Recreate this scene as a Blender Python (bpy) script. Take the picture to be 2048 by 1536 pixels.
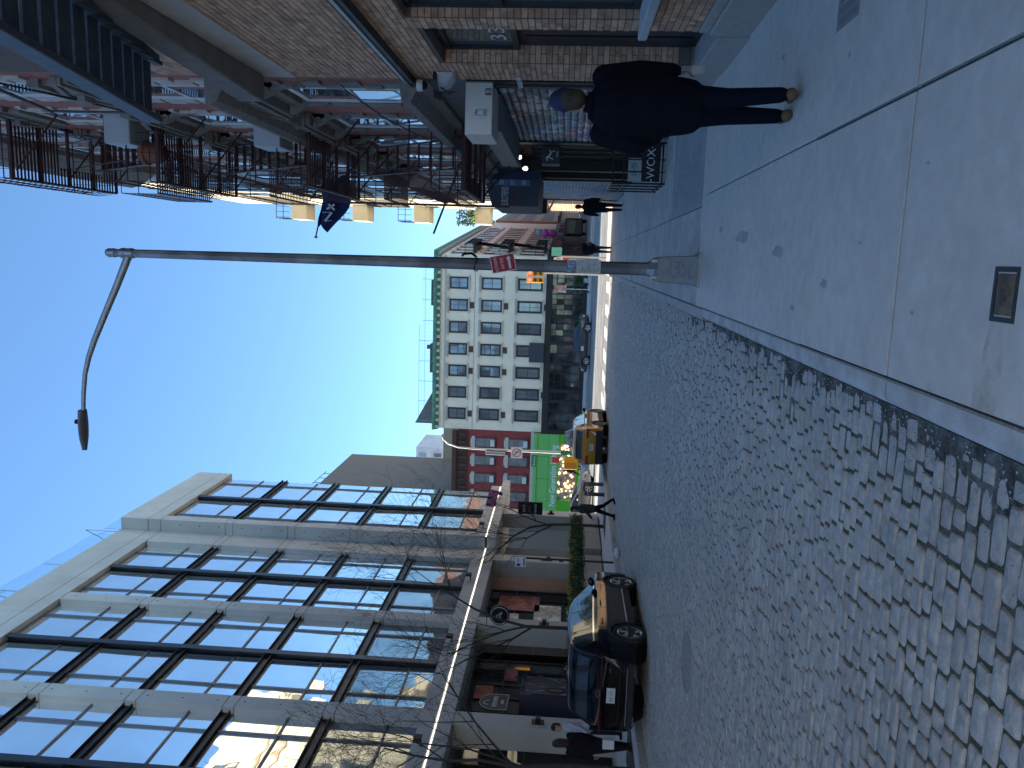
import bpy, bmesh, math, random
import numpy as np
from mathutils import Vector, Matrix
random.seed(7); RNG = np.random.default_rng(7)
for o in list(bpy.data.objects): bpy.data.objects.remove(o)
SC = bpy.context.scene; COL = SC.collection
R = math.radians
# ------------------------------------------------------------------ camera (the phone was held sideways: the picture lies on its side)
def camera(pitch=3.68, roll=2.3, yaw=9.12, h=1.62, f=1565):
    t, r, p = R(pitch), R(roll), R(yaw)
    F = Vector((-math.sin(p)*math.cos(t), math.cos(p)*math.cos(t), math.sin(t)))
    R0 = Vector((math.cos(p), math.sin(p), 0)); U0 = R0.cross(F)
    Rr = R0*math.cos(r) + U0*math.sin(r); Up = -R0*math.sin(r) + U0*math.cos(r)
    cd = bpy.data.cameras.new('camera'); co = bpy.data.objects.new('camera', cd); COL.objects.link(co)
    X, Y, Z = -Up, Rr, -F
    co.matrix_world = Matrix(((X.x, Y.x, Z.x, 0), (X.y, Y.y, Z.y, 0), (X.z, Y.z, Z.z, h), (0, 0, 0, 1)))
    cd.sensor_width = 36; cd.lens = 36*f/2048; cd.clip_start = .05; cd.clip_end = 6000
    SC.camera = co
camera()
# ------------------------------------------------------------------ light: low winter sun from the left and slightly ahead
SUN_AZ, SUN_EL = R(84), R(29)
TO_SUN = Vector((-math.sin(SUN_AZ)*math.cos(SUN_EL), math.cos(SUN_AZ)*math.cos(SUN_EL), math.sin(SUN_EL)))
W = bpy.data.worlds.new('World'); SC.world = W; W.use_nodes = True
wn = W.node_tree; bg = wn.nodes['Background']
sk = wn.nodes.new('ShaderNodeTexSky'); sk.sky_type = 'NISHITA'; sk.sun_disc = False
sk.sun_elevation = SUN_EL; sk.sun_rotation = -SUN_AZ; sk.altitude = 0; sk.air_density = .8; sk.dust_density = .0; sk.ozone_density = 2.0
tn = wn.nodes.new('ShaderNodeMix'); tn.data_type = 'RGBA'; tn.blend_type = 'MULTIPLY'; tn.inputs[0].default_value = 1; tn.inputs[7].default_value = (.64, .80, .86, 1)   # clear winter blue
wn.links.new(sk.outputs[0], tn.inputs[6]); wn.links.new(tn.outputs[2], bg.inputs[0]); bg.inputs[1].default_value = .15
sl = bpy.data.lights.new('sun', 'SUN'); sl.energy = 5.0; sl.angle = R(.5); sl.color = (1, .9, .74)
so = bpy.data.objects.new('sun', sl); COL.objects.link(so); so.rotation_euler = TO_SUN.to_track_quat('Z', 'Y').to_euler(); so.location = (-60, 20, 60)
vs = SC.view_settings; vs.view_transform = 'Standard'; vs.look = 'None'; vs.gamma = 1; vs.use_curve_mapping = False; vs.exposure = 1.42
SC.cycles.max_bounces = 7; SC.cycles.diffuse_bounces = 4; SC.cycles.glossy_bounces = 4
# ------------------------------------------------------------------ materials
MT = {}
def M(name, col=(.5, .5, .5), rough=.7, metal=0, var=.12, scale=6, bump=0, bscale=60, col2=None, cscale=2.5, ior=1.45, emit=0, coat=0, island=0, streak=False, thr=(.42, .62), detail=4, wave=0, wscale=1.2):
    if name in MT: return MT[name]
    m = bpy.data.materials.new(name); m.use_nodes = True; MT[name] = m
    N = m.node_tree.nodes; L = m.node_tree.links; b = N['Principled BSDF']
    b.inputs['Roughness'].default_value = rough; b.inputs['Metallic'].default_value = metal; b.inputs['IOR'].default_value = ior
    if coat: b.inputs['Coat Weight'].default_value = coat; b.inputs['Coat Roughness'].default_value = .04
    geo = N.new('ShaderNodeNewGeometry')
    def noise(sc, det=4, sx=None):
        n = N.new('ShaderNodeTexNoise'); n.inputs['Scale'].default_value = sc; n.inputs['Detail'].default_value = det
        src = geo.outputs['Position']
        if sx:
            mp = N.new('ShaderNodeMapping'); mp.inputs['Scale'].default_value = sx; L.new(src, mp.inputs[0]); src = mp.outputs[0]
        L.new(src, n.inputs['Vector']); return n.outputs[0]
    def mix(f, a, bb, ty='MIX'):
        x = N.new('ShaderNodeMix'); x.data_type = 'RGBA'; x.blend_type = ty
        for s, v in ((0, f), (6, a), (7, bb)):
            if isinstance(v, (int, float)): x.inputs[s].default_value = v
            elif isinstance(v, tuple): x.inputs[s].default_value = (*v, 1)[:4]
            else: L.new(v, x.inputs[s])
        return x.outputs[2]
    def mr(s, a, bb, c, d):
        x = N.new('ShaderNodeMapRange'); L.new(s, x.inputs[0])
        for i, v in enumerate((a, bb, c, d)): x.inputs[i+1].default_value = v
        return x.outputs[0]
    c = tuple(col)
    if col2 is not None: c = mix(mr(noise(cscale, 5, (1, 1, .25) if streak else None), thr[0], thr[1], 0, 1), c, tuple(col2))
    if island:
        oi = N.new('ShaderNodeObjectInfo'); ad = N.new('ShaderNodeMath'); ad.operation = 'ADD'; fr = N.new('ShaderNodeMath'); fr.operation = 'FRACT'
        L.new(oi.outputs['Random'], ad.inputs[0]); L.new(geo.outputs['Random Per Island'], ad.inputs[1]); L.new(ad.outputs[0], fr.inputs[0])
        v = mr(fr.outputs[0], 0, 1, 1-island, 1+island)
        cb = N.new('ShaderNodeCombineColor')
        for i in range(3): L.new(v, cb.inputs[i])
        c = mix(1.0, c, cb.outputs[0], 'MULTIPLY')
    if var:
        v = mr(noise(scale, detail), .25, .75, 1-var, 1+var); cb = N.new('ShaderNodeCombineColor')
        for i in range(3): L.new(v, cb.inputs[i])
        c = mix(1.0, c, cb.outputs[0], 'MULTIPLY')
    if isinstance(c, tuple): b.inputs['Base Color'].default_value = (*c, 1)
    else: L.new(c, b.inputs['Base Color'])
    if emit:
        b.inputs['Emission Strength'].default_value = emit
        if isinstance(c, tuple): b.inputs['Emission Color'].default_value = (*c, 1)
        else: L.new(c, b.inputs['Emission Color'])
    if bump or wave:
        bp = N.new('ShaderNodeBump'); bp.inputs['Strength'].default_value = bump or wave; bp.inputs['Distance'].default_value = .02 if bump else .05
        L.new(noise(bscale if bump else wscale, 4 if bump else 1), bp.inputs['Height']); L.new(bp.outputs[0], b.inputs['Normal'])
    return m
# ------------------------------------------------------------------ mesh helper
class Fr:                                   # a facade: s along it, z up, d outwards
    def __init__(s, o, a, n): s.o, s.a, s.n = Vector(o), Vector(a), Vector(n)
    def p(s, u, z, d=0): q = s.o + s.a*u + s.n*d; return (q.x, q.y, q.z + z)
class MB:
    def __init__(s): s.v = []; s.f = []; s.mi = []; s.cm = 0
    def add(s, vs, fs):
        k = len(s.v); s.v += [tuple(x) for x in vs]; s.f += [tuple(i+k for i in f) for f in fs]; s.mi += [s.cm]*len(fs); return s
    def hexa(s, p): return s.add(p, [(0, 3, 2, 1), (4, 5, 6, 7), (0, 1, 5, 4), (1, 2, 6, 5), (2, 3, 7, 6), (3, 0, 4, 7)])
    def box(s, x0, x1, y0, y1, z0, z1): return s.hexa([(x0, y0, z0), (x1, y0, z0), (x1, y1, z0), (x0, y1, z0), (x0, y0, z1), (x1, y0, z1), (x1, y1, z1), (x0, y1, z1)])
    def fb(s, F, u0, u1, z0, z1, d0, d1): return s.hexa([F.p(u0, z0, d0), F.p(u1, z0, d0), F.p(u1, z0, d1), F.p(u0, z0, d1), F.p(u0, z1, d0), F.p(u1, z1, d0), F.p(u1, z1, d1), F.p(u0, z1, d1)])
    def fpoly(s, F, pts, d0, d1):           # polygon in (u,z) extruded from d0 to d1
        n = len(pts); v = [F.p(u, z, d0) for u, z in pts] + [F.p(u, z, d1) for u, z in pts]
        return s.add(v, [tuple(range(n))[::-1], tuple(range(n, 2*n))] + [(i, (i+1) % n, n+(i+1) % n, n+i) for i in range(n)])
    def prof(s, F, pts, u0, u1):            # profile in (d,z) extruded along the facade
        n = len(pts); v = [F.p(u0, z, d) for d, z in pts] + [F.p(u1, z, d) for d, z in pts]
        return s.add(v, [tuple(range(n)), tuple(range(n, 2*n))[::-1]] + [(i, n+i, n+(i+1) % n, (i+1) % n) for i in range(n)])
    def tube(s, pts, r, n=8, cap=True):
        P = [Vector(p) for p in pts]; rs = r if isinstance(r, (list, tuple)) else [r]*len(P); k = len(s.v); prev = None
        for i, p in enumerate(P):
            t = (P[min(i+1, len(P)-1)] - P[max(i-1, 0)]).normalized()
            a = prev if prev is not None else (Vector((0, 0, 1)) if abs(t.z) < .9 else Vector((1, 0, 0)))
            x = (a - t*a.dot(t)); x = x.normalized() if x.length > 1e-6 else t.orthogonal().normalized(); y = t.cross(x); prev = x
            for j in range(n):
                an = 2*math.pi*(j+.5)/n; q = p + (x*math.cos(an) + y*math.sin(an))*rs[i]; s.v.append(tuple(q))
        f = [(k+i*n+j, k+i*n+(j+1) % n, k+(i+1)*n+(j+1) % n, k+(i+1)*n+j) for i in range(len(P)-1) for j in range(n)]
        if cap: f += [tuple(k+j for j in range(n))[::-1], tuple(k+(len(P)-1)*n+j for j in range(n))]
        s.f += f; s.mi += [s.cm]*len(f); return s
    def bar(s, a, b, w=.02, h=None):        # square bar
        return s.tube([a, b], w*.7071, 4) if h is None else s.flat(a, b, w, h)
    def flat(s, a, b, w, h):
        a, b = Vector(a), Vector(b); t = (b-a).normalized(); up = Vector((0, 0, 1)) if abs(t.z) < .95 else Vector((0, 1, 0))
        x = t.cross(up).normalized()*w/2; y = x.cross(t).normalized()*h/2
        return s.hexa([a-x-y, a+x-y, b+x-y, b-x-y, a-x+y, a+x+y, b+x+y, b-x+y])
    def lathe(s, prof, c=(0, 0, 0), n=16, axis='z', cap=True):
        k = len(s.v)
        for r, z in prof:
            for j in range(n):
                a = 2*math.pi*j/n; x, y = r*math.cos(a), r*math.sin(a)
                q = {'z': (x, y, z), 'x': (z, x, y), 'y': (y, z, x)}[axis]; s.v.append((c[0]+q[0], c[1]+q[1], c[2]+q[2]))
        f = [(k+i*n+j, k+i*n+(j+1) % n, k+(i+1)*n+(j+1) % n, k+(i+1)*n+j) for i in range(len(prof)-1) for j in range(n)]
        if cap: f += [tuple(k+j for j in range(n))[::-1], tuple(k+(len(prof)-1)*n+j for j in range(n))]
        s.f += f; s.mi += [s.cm]*len(f); return s
    def grid(s, P):                         # P[i][j] points
        k = len(s.v); h, w = len(P), len(P[0]); s.v += [tuple(q) for r in P for q in r]
        f = [(k+i*w+j, k+i*w+j+1, k+(i+1)*w+j+1, k+(i+1)*w+j) for i in range(h-1) for j in range(w-1)]
        s.f += f; s.mi += [s.cm]*len(f); return s
    def sheet(s, pts): return s.add(pts, [tuple(range(len(pts)))])
    def mesh(s, name='m'):
        me = bpy.data.meshes.new(name); me.from_pydata(s.v, [], s.f); 
        if any(s.mi): me.polygons.foreach_set('material_index', s.mi)
        me.update(); return me
    def build(s, name, mat, parent=None, smooth=None, bevel=0, fix=True, seg=1):
        me = s.mesh(name)
        if fix or bevel:
            bm = bmesh.new(); bm.from_mesh(me); 
            bmesh.ops.recalc_face_normals(bm, faces=bm.faces)
            if bevel: bmesh.ops.bevel(bm, geom=bm.edges[:], offset=bevel, segments=seg, affect='EDGES', clamp_overlap=True)
            bm.to_mesh(me); bm.free()
        return link(name, me, mat, parent, smooth)
def shade(me, ang):
    me.polygons.foreach_set('use_smooth', [True]*len(me.polygons))
    if ang < 179:
        try: me.set_sharp_from_angle(angle=R(ang))
        except Exception: pass
def link(name, me, mat, parent=None, smooth=None):
    if smooth: shade(me, smooth)
    for m in (mat if isinstance(mat, (list, tuple)) else [mat]): me.materials.append(m)
    o = bpy.data.objects.new(name, me); COL.objects.link(o)
    if parent is not None: adopt(o, parent)
    return o
WM = {}
def adopt(o, parent):
    o.parent = parent; o.matrix_parent_inverse = wm(parent).inverted()
def wm(o):
    if o.name in WM: return WM[o.name]
    return Matrix.Identity(4)               # meshes are written in world coordinates
def tag(o, label=None, cat=None, group=None, kind=None):
    if label: o['label'] = label
    if cat: o['category'] = cat
    if group: o['group'] = group
    if kind: o['kind'] = kind
    return o
def thing(name, label, cat, loc=(0, 0, 0), group=None):
    o = bpy.data.objects.new(name, None); COL.objects.link(o); o.location = loc; o.empty_display_size = .2
    WM[o.name] = Matrix.Translation(loc); return tag(o, label, cat, group)
def struct(o): o['kind'] = 'structure'; return o
def dup(root, T, label=None, group=None):   # copy of a thing built in world coordinates, moved by matrix T
    r = root.copy(); COL.objects.link(r); base = WM.get(root.name, root.matrix_basis.copy()); r.matrix_basis = T @ base; WM[r.name] = r.matrix_basis.copy()
    if label: r['label'] = label
    if group: r['group'] = group
    def rec(a, b):
        for ch in list(a.children):
            c = ch.copy(); COL.objects.link(c); c.parent = b; rec(ch, c)
    rec(root, r); return r
def text(name, s, size, F, u, z, d, mat, parent=None, ext=.01, align='LEFT', squash=1, shear=0, font_off=0):
    cu = bpy.data.curves.new(name, 'FONT'); cu.body = s; cu.size = size; cu.extrude = ext; cu.align_x = align; cu.shear = shear; cu.offset = font_off; cu.resolution_u = 3
    o = bpy.data.objects.new(name, cu); COL.objects.link(o)
    dg = bpy.context.evaluated_depsgraph_get(); me = bpy.data.meshes.new_from_object(o.evaluated_get(dg)); bpy.data.objects.remove(o)
    # text x -> F.a, y -> z, z -> F.n ; the reader looks along -n
    n = len(me.vertices); co = np.empty(n*3); me.vertices.foreach_get('co', co); co = co.reshape(-1, 3)
    out = np.array([F.p(u + c[0]*squash, z + c[1], d + c[2]) for c in co]); me.vertices.foreach_set('co', out.ravel()); me.update()
    return link(name, me, mat, parent)
def gz(y): return -.012*min(max(y, -4), 41)  # the pavement falls gently away from the camera
def rz(y): return gz(y) - .15
# ================================================================== ground, road, pavements
KX = -.66; LK = -9.62; YC = 41.0           # right kerb face, left kerb face, end of the cobbles
m_conc = M('pavement concrete', (.585, .555, .505), .64, var=.11, scale=9, bump=.15, bscale=130, col2=(.535, .507, .463), cscale=1.1, thr=(.35, .7), detail=9)
m_conc2 = M('older pavement', (.53, .51, .47), .9, var=.16, scale=5, bump=.4, bscale=70, col2=(.43, .42, .39), cscale=1.5)
m_kerb = M('kerb concrete', (.52, .515, .50), .8, var=.15, scale=9, bump=.3, bscale=80, col2=(.42, .41, .39), cscale=3)
m_soil = M('joint grit', (.11, .107, .094), .95, var=.5, scale=30, bump=.8, bscale=60, col2=(.06, .075, .04), cscale=2.2)
m_cob = M('cobble granite', (.335, .32, .295), .48, var=.26, scale=15, bump=.5, bscale=38, col2=(.41, .395, .365), cscale=2.2, island=.08, thr=(.36, .68), detail=8)
m_asph = M('asphalt', (.19, .188, .185), .8, var=.2, scale=20, bump=.4, bscale=120, col2=(.25, .25, .24), cscale=.7)
m_patch = M('asphalt pavement patch', (.33, .33, .33), .9, var=.25, scale=14, bump=.5, bscale=90, col2=(.41, .41, .41), cscale=1.2)
m_joint = M('joint sealant', (.07, .07, .065), .9, var=.4, scale=60)
m_paint = M('road paint', (.72, .70, .66), .7, var=.2, scale=12)
m_gran = M('granite kerb', (.42, .41, .39), .75, var=.2, scale=15, bump=.3, bscale=60)
mb = MB(); mb.sheet([(-1500, -1500, -.9), (1500, -1500, -.9), (1500, 3000, -.9), (-1500, 3000, -.9)])
struct(mb.build('ground', M('distant ground', (.30, .30, .29), .95, var=.2, scale=.2), fix=False))
# --- cobbled roadway
mb = MB()
for y0, y1 in ((-4, 10), (10, 25), (25, YC)):
    mb.sheet([(LK+.01, y0, rz(y0)-.013), (KX-.06, y0, rz(y0)-.013), (KX-.06, y1, rz(y1)-.013), (LK+.01, y1, rz(y1)-.013)])
road = struct(mb.build('roadway', m_soil, fix=False))
def stone_variant(k, near=False):
    rg = random.Random(100+k); n = 14 if near else 8; e = .27 if near else .17; ang = [i*2*math.pi/n + math.pi/n for i in range(n)]
    if near: J = [1+rg.uniform(-.05, .03) for _ in range(n)]; sk = rg.uniform(-.05, .05); tp = rg.uniform(-.06, .06)
    else: J = [1+rg.uniform(-.03, .01) for _ in range(n)]; sk = rg.uniform(-.02, .02); tp = rg.uniform(-.03, .03)
    def ring(sx, sy, z):
        out = []
        for a, j in zip(ang, J):
            c, s_ = math.cos(a), math.sin(a); x = math.copysign(abs(c)**e, c)*.5*j; y = math.copysign(abs(s_)**(e*1.1), s_)*.5*j
            y *= 1+tp*x*2; x += sk*y
            out.append((x*sx, y*sy, z + (rg.uniform(-.06, .04) if z > .9 else 0)))
        return out
    rs = [ring(1, 1, 0), ring(1, .99, .62), ring(.975, .94, .84), ring(.88, .76, .96)] if near else [ring(1, 1, 0), ring(.99, .975, .80), ring(.94, .82, .96)]
    V = [p for r_ in rs for p in r_] + [(rg.uniform(-.1, .1), rg.uniform(-.1, .1), 1.0)]; m = len(rs)
    F = [(a*n+i, a*n+(i+1) % n, (a+1)*n+(i+1) % n, (a+1)*n+i) for a in range(m-1) for i in range(n)] + [((m-1)*n+i, (m-1)*n+(i+1) % n, m*n) for i in range(n)]
    return np.array(V), F
VAR = [stone_variant(k) for k in range(16)] + [stone_variant(k, True) for k in range(20)]; VME = []
for V, F in VAR:
    me = bpy.data.meshes.new('cobblestone'); me.from_pydata([tuple(v) for v in V], [], F); me.update(); shade(me, 50); me.materials.append(m_cob); VME.append(me)
cob = []; rg = random.Random(3); y = -2.2; row = 0
while y < YC-.1:
    d = rg.choice((.092, .10, .11, .12, .132)) * rg.uniform(.95, 1.05); x = LK + .03 - rg.uniform(0, .2); skew = .028
    wob = rg.uniform(-.02, .02)
    while x < KX-.07:
        w = rg.choice((.11, .14, .165, .185, .205, .23, .26)) * rg.uniform(.93, 1.07)
        x1 = min(x+w, KX-.07)
        if x1-x > .07 and x1 > LK+.08:
            xx = max(x, LK+.03); cx = (xx+x1)/2; cy = y + d/2 + skew*(cx+5) + .010*math.sin(cx*1.3+y*.4)
            gut = 0
            if cx > KX-.5: gut = -.012*rg.random()
            near = cy < 4.3+rg.uniform(-.6, .9); nr = 1.0
            cob.append((cx, cy, x1-xx-rg.uniform(.004, .016)-(.006 if near else 0), d-(rg.uniform(.005, .014) if near else rg.uniform(.006, .011)), rg.uniform(-.005, .004)+gut, rg.uniform(-.03, .03) if near else rg.uniform(-.012, .012), (16+rg.randrange(20)) if near else rg.randrange(16), rg.uniform(-.012, .012), rg.uniform(-.035, .035)))
        x += w
    y += d; row += 1
def cob_mat(c):
    cx, cy, w, d, dz, rot, k, tx, ty = c; z = rz(cy)
    return Matrix.Translation((cx, cy, z-.06+dz)) @ Matrix.Rotation(rot, 4, 'Z') @ Matrix.Rotation(tx, 4, 'Y') @ Matrix.Rotation(ty, 4, 'X') @ Matrix.Diagonal((w, d, .065, 1))
cob.sort(key=lambda c: (0 if (c[1] > 2.55 and c[0] < KX-.1 and c[0] > -.62*c[1]) else 1, c[0]**2+c[1]**2))
for c in cob[:300]:
    o = bpy.data.objects.new('cobblestone', VME[c[6]]); COL.objects.link(o); o.parent = road; o.matrix_basis = cob_mat(c)
vs_, fs_ = [], []; k0 = 0
for c in cob[300:]:
    V, F = VAR[c[6]]; m = np.array(cob_mat(c)); P = V @ m[:3, :3].T + m[:3, 3]; vs_.append(P); fs_ += [tuple(i+k0 for i in f) for f in F]; k0 += len(V)
me = bpy.data.meshes.new('cobblestones'); me.from_pydata([tuple(v) for v in np.concatenate(vs_)], [], fs_); me.update(); shade(me, 50)
o = link('cobblestones', me, m_cob, road); tag(o, 'remaining grey granite cobbles of the street', kind='stuff')
# grit and dry weeds in the gutter
mb = MB(); rg = random.Random(5)
for i in range(2600):
    yy = 2.2 + 12*rg.random()**1.6; xx = KX - .1 - abs(rg.gauss(0, .22)); z = rz(yy)-.012; a = rg.uniform(0, 6.28)
    if rg.random() < .45:
        l = rg.uniform(.02, .07); mb.add([(xx, yy, z), (xx+.004, yy, z), (xx+l*math.cos(a), yy+l*math.sin(a), z+rg.uniform(.005, .03))], [(0, 1, 2)])
    else:
        r = rg.uniform(.003, .009); mb.add([(xx+r*math.cos(a+t), yy+r*math.sin(a+t), z+.012+(.006 if t == 0 else 0)) for t in (0, 2.1, 4.2)], [(0, 1, 2)])
tag(mb.build('gutter_litter', M('dry weeds and crumbs', (.22, .21, .16), .95, var=.6, scale=90), fix=False), 'dry weeds and pale grit gathered along the kerb gutter', 'litter', kind='stuff')
# road salt stains: pale crumbs
mb = MB()
for i in range(700):
    yy = 2.4 + 7*rg.random(); xx = KX - .08 - abs(rg.gauss(0, .14)); z = rz(yy)+.006; r = rg.uniform(.002, .007)
    mb.add([(xx+r*math.cos(t), yy+1.4*r*math.sin(t), z) for t in (0, 1.3, 2.5, 3.8, 5)], [(0, 1, 2, 3, 4)])
tag(mb.build('road_salt', M('road salt', (.50, .50, .50), .9, var=.3, scale=60), fix=False), 'white road salt scattered on the cobbles by the kerb', 'salt', kind='stuff')
# --- right pavement: slabs, kerb
mb = MB()
for y0, y1 in ((-4, 10), (10, YC+3)): mb.sheet([(KX+.02, y0, gz(y0)-.03), (8, y0, gz(y0)-.03), (8, y1, gz(y1)-.03), (KX+.02, y1, gz(y1)-.03)])
pav = struct(mb.build('pavement', m_joint, fix=False))
def slab(x0, x1, y0, y1, g=.006, par=None, mat=None, name='slab', th=.05):
    b = MB(); b.hexa([(x0+g, y0+g, gz(y0)-th), (x1-g, y0+g, gz(y0)-th), (x1-g, y1-g, gz(y1)-th), (x0+g, y1-g, gz(y1)-th), (x0+g, y0+g, gz(y0)), (x1-g, y0+g, gz(y0)), (x1-g, y1-g, gz(y1)), (x0+g, y1-g, gz(y1))])
    return b.build(name, mat or m_conc, par or pav, bevel=.003)
YJ = [-4, -1.9, 1.1, 4.13, 5.75, 7.45, 9.15, 10.35]
for i in range(len(YJ)-1):
    g = .012 if abs(YJ[i]-4.13) < .01 or abs(YJ[i+1]-4.13) < .01 else .007
    slab(-.555, .88, YJ[i], YJ[i+1], g); slab(.88, 2.45, YJ[i], YJ[i+1], g)
slab(-.555, 2.6, 10.35, 10.75, .004); 
for y0, y1 in ((10.75, 14.2), (14.2, 18), (18, 22), (22, 25.3), (25.3, 31.2), (31.2, 36.5), (36.5, YC+2.4)):
    slab(-.555, .75, y0, y1, .007, mat=m_conc2); slab(.75, 3.2, y0, y1, .007, mat=m_conc2 if y0 > 12 else m_patch)
mb = MB()
for (x, y, rx, ry) in ((.12, 6.55, .05, .17), (.28, 8.0, .06, .3), (-.1, 5.3, .03, .06), (.4, 9.2, .03, .1), (1.3, 5.2, .015, .03), (.15, 4.7, .012, .025), (-.3, 6.0, .02, .05), (-.2, 3.9, .012, .02), (.5, 3.9, .01, .02), (1.7, 6.9, .02, .06)):
    n = 11; mb.sheet([(x + rx*(1+.25*math.sin(i*2.3))*math.cos(i*6.283/n), y + ry*(1+.2*math.cos(i*1.9))*math.sin(i*6.283/n), gz(y)+.003) for i in range(n)])
tag(mb.build('gum_stain', M('gum stains', (.36, .36, .365), .9, var=.2), pav, fix=False))
KY = [-4, 1.1, 4.12, 10.2]
for i in range(3):
    y0, y1 = KY[i]+.008, KY[i+1]-.008; b = MB()
    prof = [(-.565, .002), (-.64, 0), (-.665, -.012), (-.685, -.035), (-.74, -.17), (-.74, -.24), (-.565, -.24)]
    n = len(prof); v = [(x, y0, gz(y0)+z) for x, z in prof] + [(x, y1, gz(y1)+z) for x, z in prof]
    b.add(v, [tuple(range(n)), tuple(range(n, 2*n))[::-1]] + [(j, n+j, n+(j+1) % n, (j+1) % n) for j in range(n)]); b.build('kerb_block', m_kerb, pav, smooth=35)
yy = 10.2; rg = random.Random(9)
while yy < YC+2:
    y1 = yy + rg.uniform(1.1, 1.9); b = MB(); dx = rg.uniform(-.02, .02)
    b.hexa([(-.74+dx, yy+.012, gz(yy)-.25), (-.565, yy+.012, gz(yy)-.25), (-.565, y1-.012, gz(y1)-.25), (-.74+dx, y1-.012, gz(y1)-.25), (-.70+dx, yy+.012, gz(yy)+rg.uniform(-.012, .005)), (-.565, yy+.012, gz(yy)), (-.565, y1-.012, gz(y1)), (-.70+dx, y1-.012, gz(y1)+rg.uniform(-.012, .005))]); b.build('kerb_block', m_gran, pav, bevel=.012); yy = y1
# expansion strip along the kerb
b = MB(); b.hexa([(-.566, 2, gz(2)-.03), (-.553, 2, gz(2)-.03), (-.553, 10.2, gz(10.2)-.03), (-.566, 10.2, gz(10.2)-.03), (-.566, 2, gz(2)+.001), (-.553, 2, gz(2)+.001), (-.553, 10.2, gz(10.2)+.001), (-.566, 10.2, gz(10.2)+.001)]); b.build('joint_strip', M('pale joint strip', (.25, .245, .23), .9, var=.5, scale=80), pav)
# rusty inspection cover
cv = thing('inspection_cover', 'small rusty rectangular cover set in the near pavement', 'cover', (-.08, 3.1, gz(3.1)))
m_rust = M('rusty iron', (.20, .15, .09), .8, metal=.3, var=.4, scale=20, bump=.6, bscale=60, col2=(.10, .10, .10), cscale=12)
z = gz(3.1); b = MB(); x0, x1, y0, y1 = -.165, .005, 3.035, 3.165
for r_ in ((x0-.02, x1+.02, y0-.02, y0), (x0-.02, x1+.02, y1, y1+.02), (x0-.02, x0, y0, y1), (x1, x1+.02, y0, y1)): b.box(*r_, z-.02, z+.004)
b.build('frame', M('dark iron', (.045, .045, .045), .6, .5, var=.3), cv); b = MB(); b.box(x0+.006, x1-.006, y0+.006, y1-.006, z-.03, z+.005); b.build('lid', m_rust, cv, bevel=.004)
b = MB(); b.tube([(x0+.06+.018*math.cos(t), 3.1+.018*math.sin(t), z+.0055) for t in np.linspace(0, 5.6, 10)], .004, 4); b.tube([(x0+.085, 3.06, z+.0055), (x0+.12, 3.08, z+.0055), (x0+.09, 3.12, z+.0055), (x0+.13, 3.14, z+.0055)], .004, 4); b.build('raised_letter', m_rust, cv)
# vent grille at the right margin
vg = thing('vent_grille', 'pale metal vent grille set in the pavement by the tan wall', 'grille', (1.7, 5.3, gz(5.3))); z = gz(5.3)
b = MB(); b.box(1.5, 1.95, 5.1, 5.5, z-.02, z+.006); b.build('frame', M('pale galvanised metal', (.5, .51, .52), .45, .7, var=.15), vg, bevel=.003)
b = MB()
for i in range(6): b.box(1.54+i*.065, 1.575+i*.065, 5.14, 5.46, z, z+.0075)
b.build('slot', M('dark slot', (.22, .22, .22), .8), vg)
# manhole in the cobbles
mh = thing('manhole_cover', 'round iron manhole cover set in the cobbles', 'manhole', (-5.5, 10.35, rz(10.35))); z = rz(10.35)
b = MB(); b.lathe([(.41, -.05), (.41, .016), (.375, .016), (.375, .0)], (-5.5, 10.35, z), 32, cap=False); b.build('rim', M('worn iron', (.30, .30, .30), .6, .3, var=.3, scale=30), mh)
b = MB(); b.lathe([(.352, -.05), (.352, .010)], (-5.5, 10.35, z), 32)
for i in range(-4, 5):
    for j in range(-4, 5):
        if i*i+j*j < 18: b.box(-5.5+i*.075-.025, -5.5+i*.075+.025, 10.35+j*.075-.025, 10.35+j*.075+.025, z+.009, z+.014)
b.build('lid', MT['worn iron'], mh)
# --- left pavement and kerb
mb = MB()
for y0, y1 in ((-4, 20), (20, YC+1)): mb.sheet([(-22, y0, gz(y0)-.03), (LK-.02, y0, gz(y0)-.03), (LK-.02, y1, gz(y1)-.03), (-22, y1, gz(y1)-.03)])
lp = struct(mb.build('far_pavement', m_joint, fix=False))
ys = list(np.arange(8, YC+1, 1.75))
for y0 in ys:
    for x0, x1 in ((-14.9, -13.15), (-13.15, -11.4), (-11.4, LK-.15)): slab(x0, x1, float(y0), float(y0+1.75), .006, lp)
for y0 in np.arange(6, YC-1, 2.9):
    y1 = y0+2.88; b = MB(); y0 = float(y0); y1 = float(y1)
    b.hexa([(LK-.15, y0, gz(y0)-.3), (LK, y0, gz(y0)-.3), (LK, y1, gz(y1)-.3), (LK-.15, y1, gz(y1)-.3), (LK-.15, y0, gz(y0)+.003), (LK-.02, y0, gz(y0)+.003), (LK-.02, y1, gz(y1)+.003), (LK-.15, y1, gz(y1)+.003)]); b.build('kerb_block', m_gran, lp, bevel=.012)
for yt in (15.6, 21.6, 31.7):              # tree pits
    b = MB(); b.box(-11.25, -10.2, yt-.9, yt+.9, gz(yt)-.02, gz(yt)+.012); b.build('tree_pit', M('tree pit soil', (.09, .075, .055), .95, var=.4, scale=25, bump=.7, bscale=40), lp)
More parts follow.
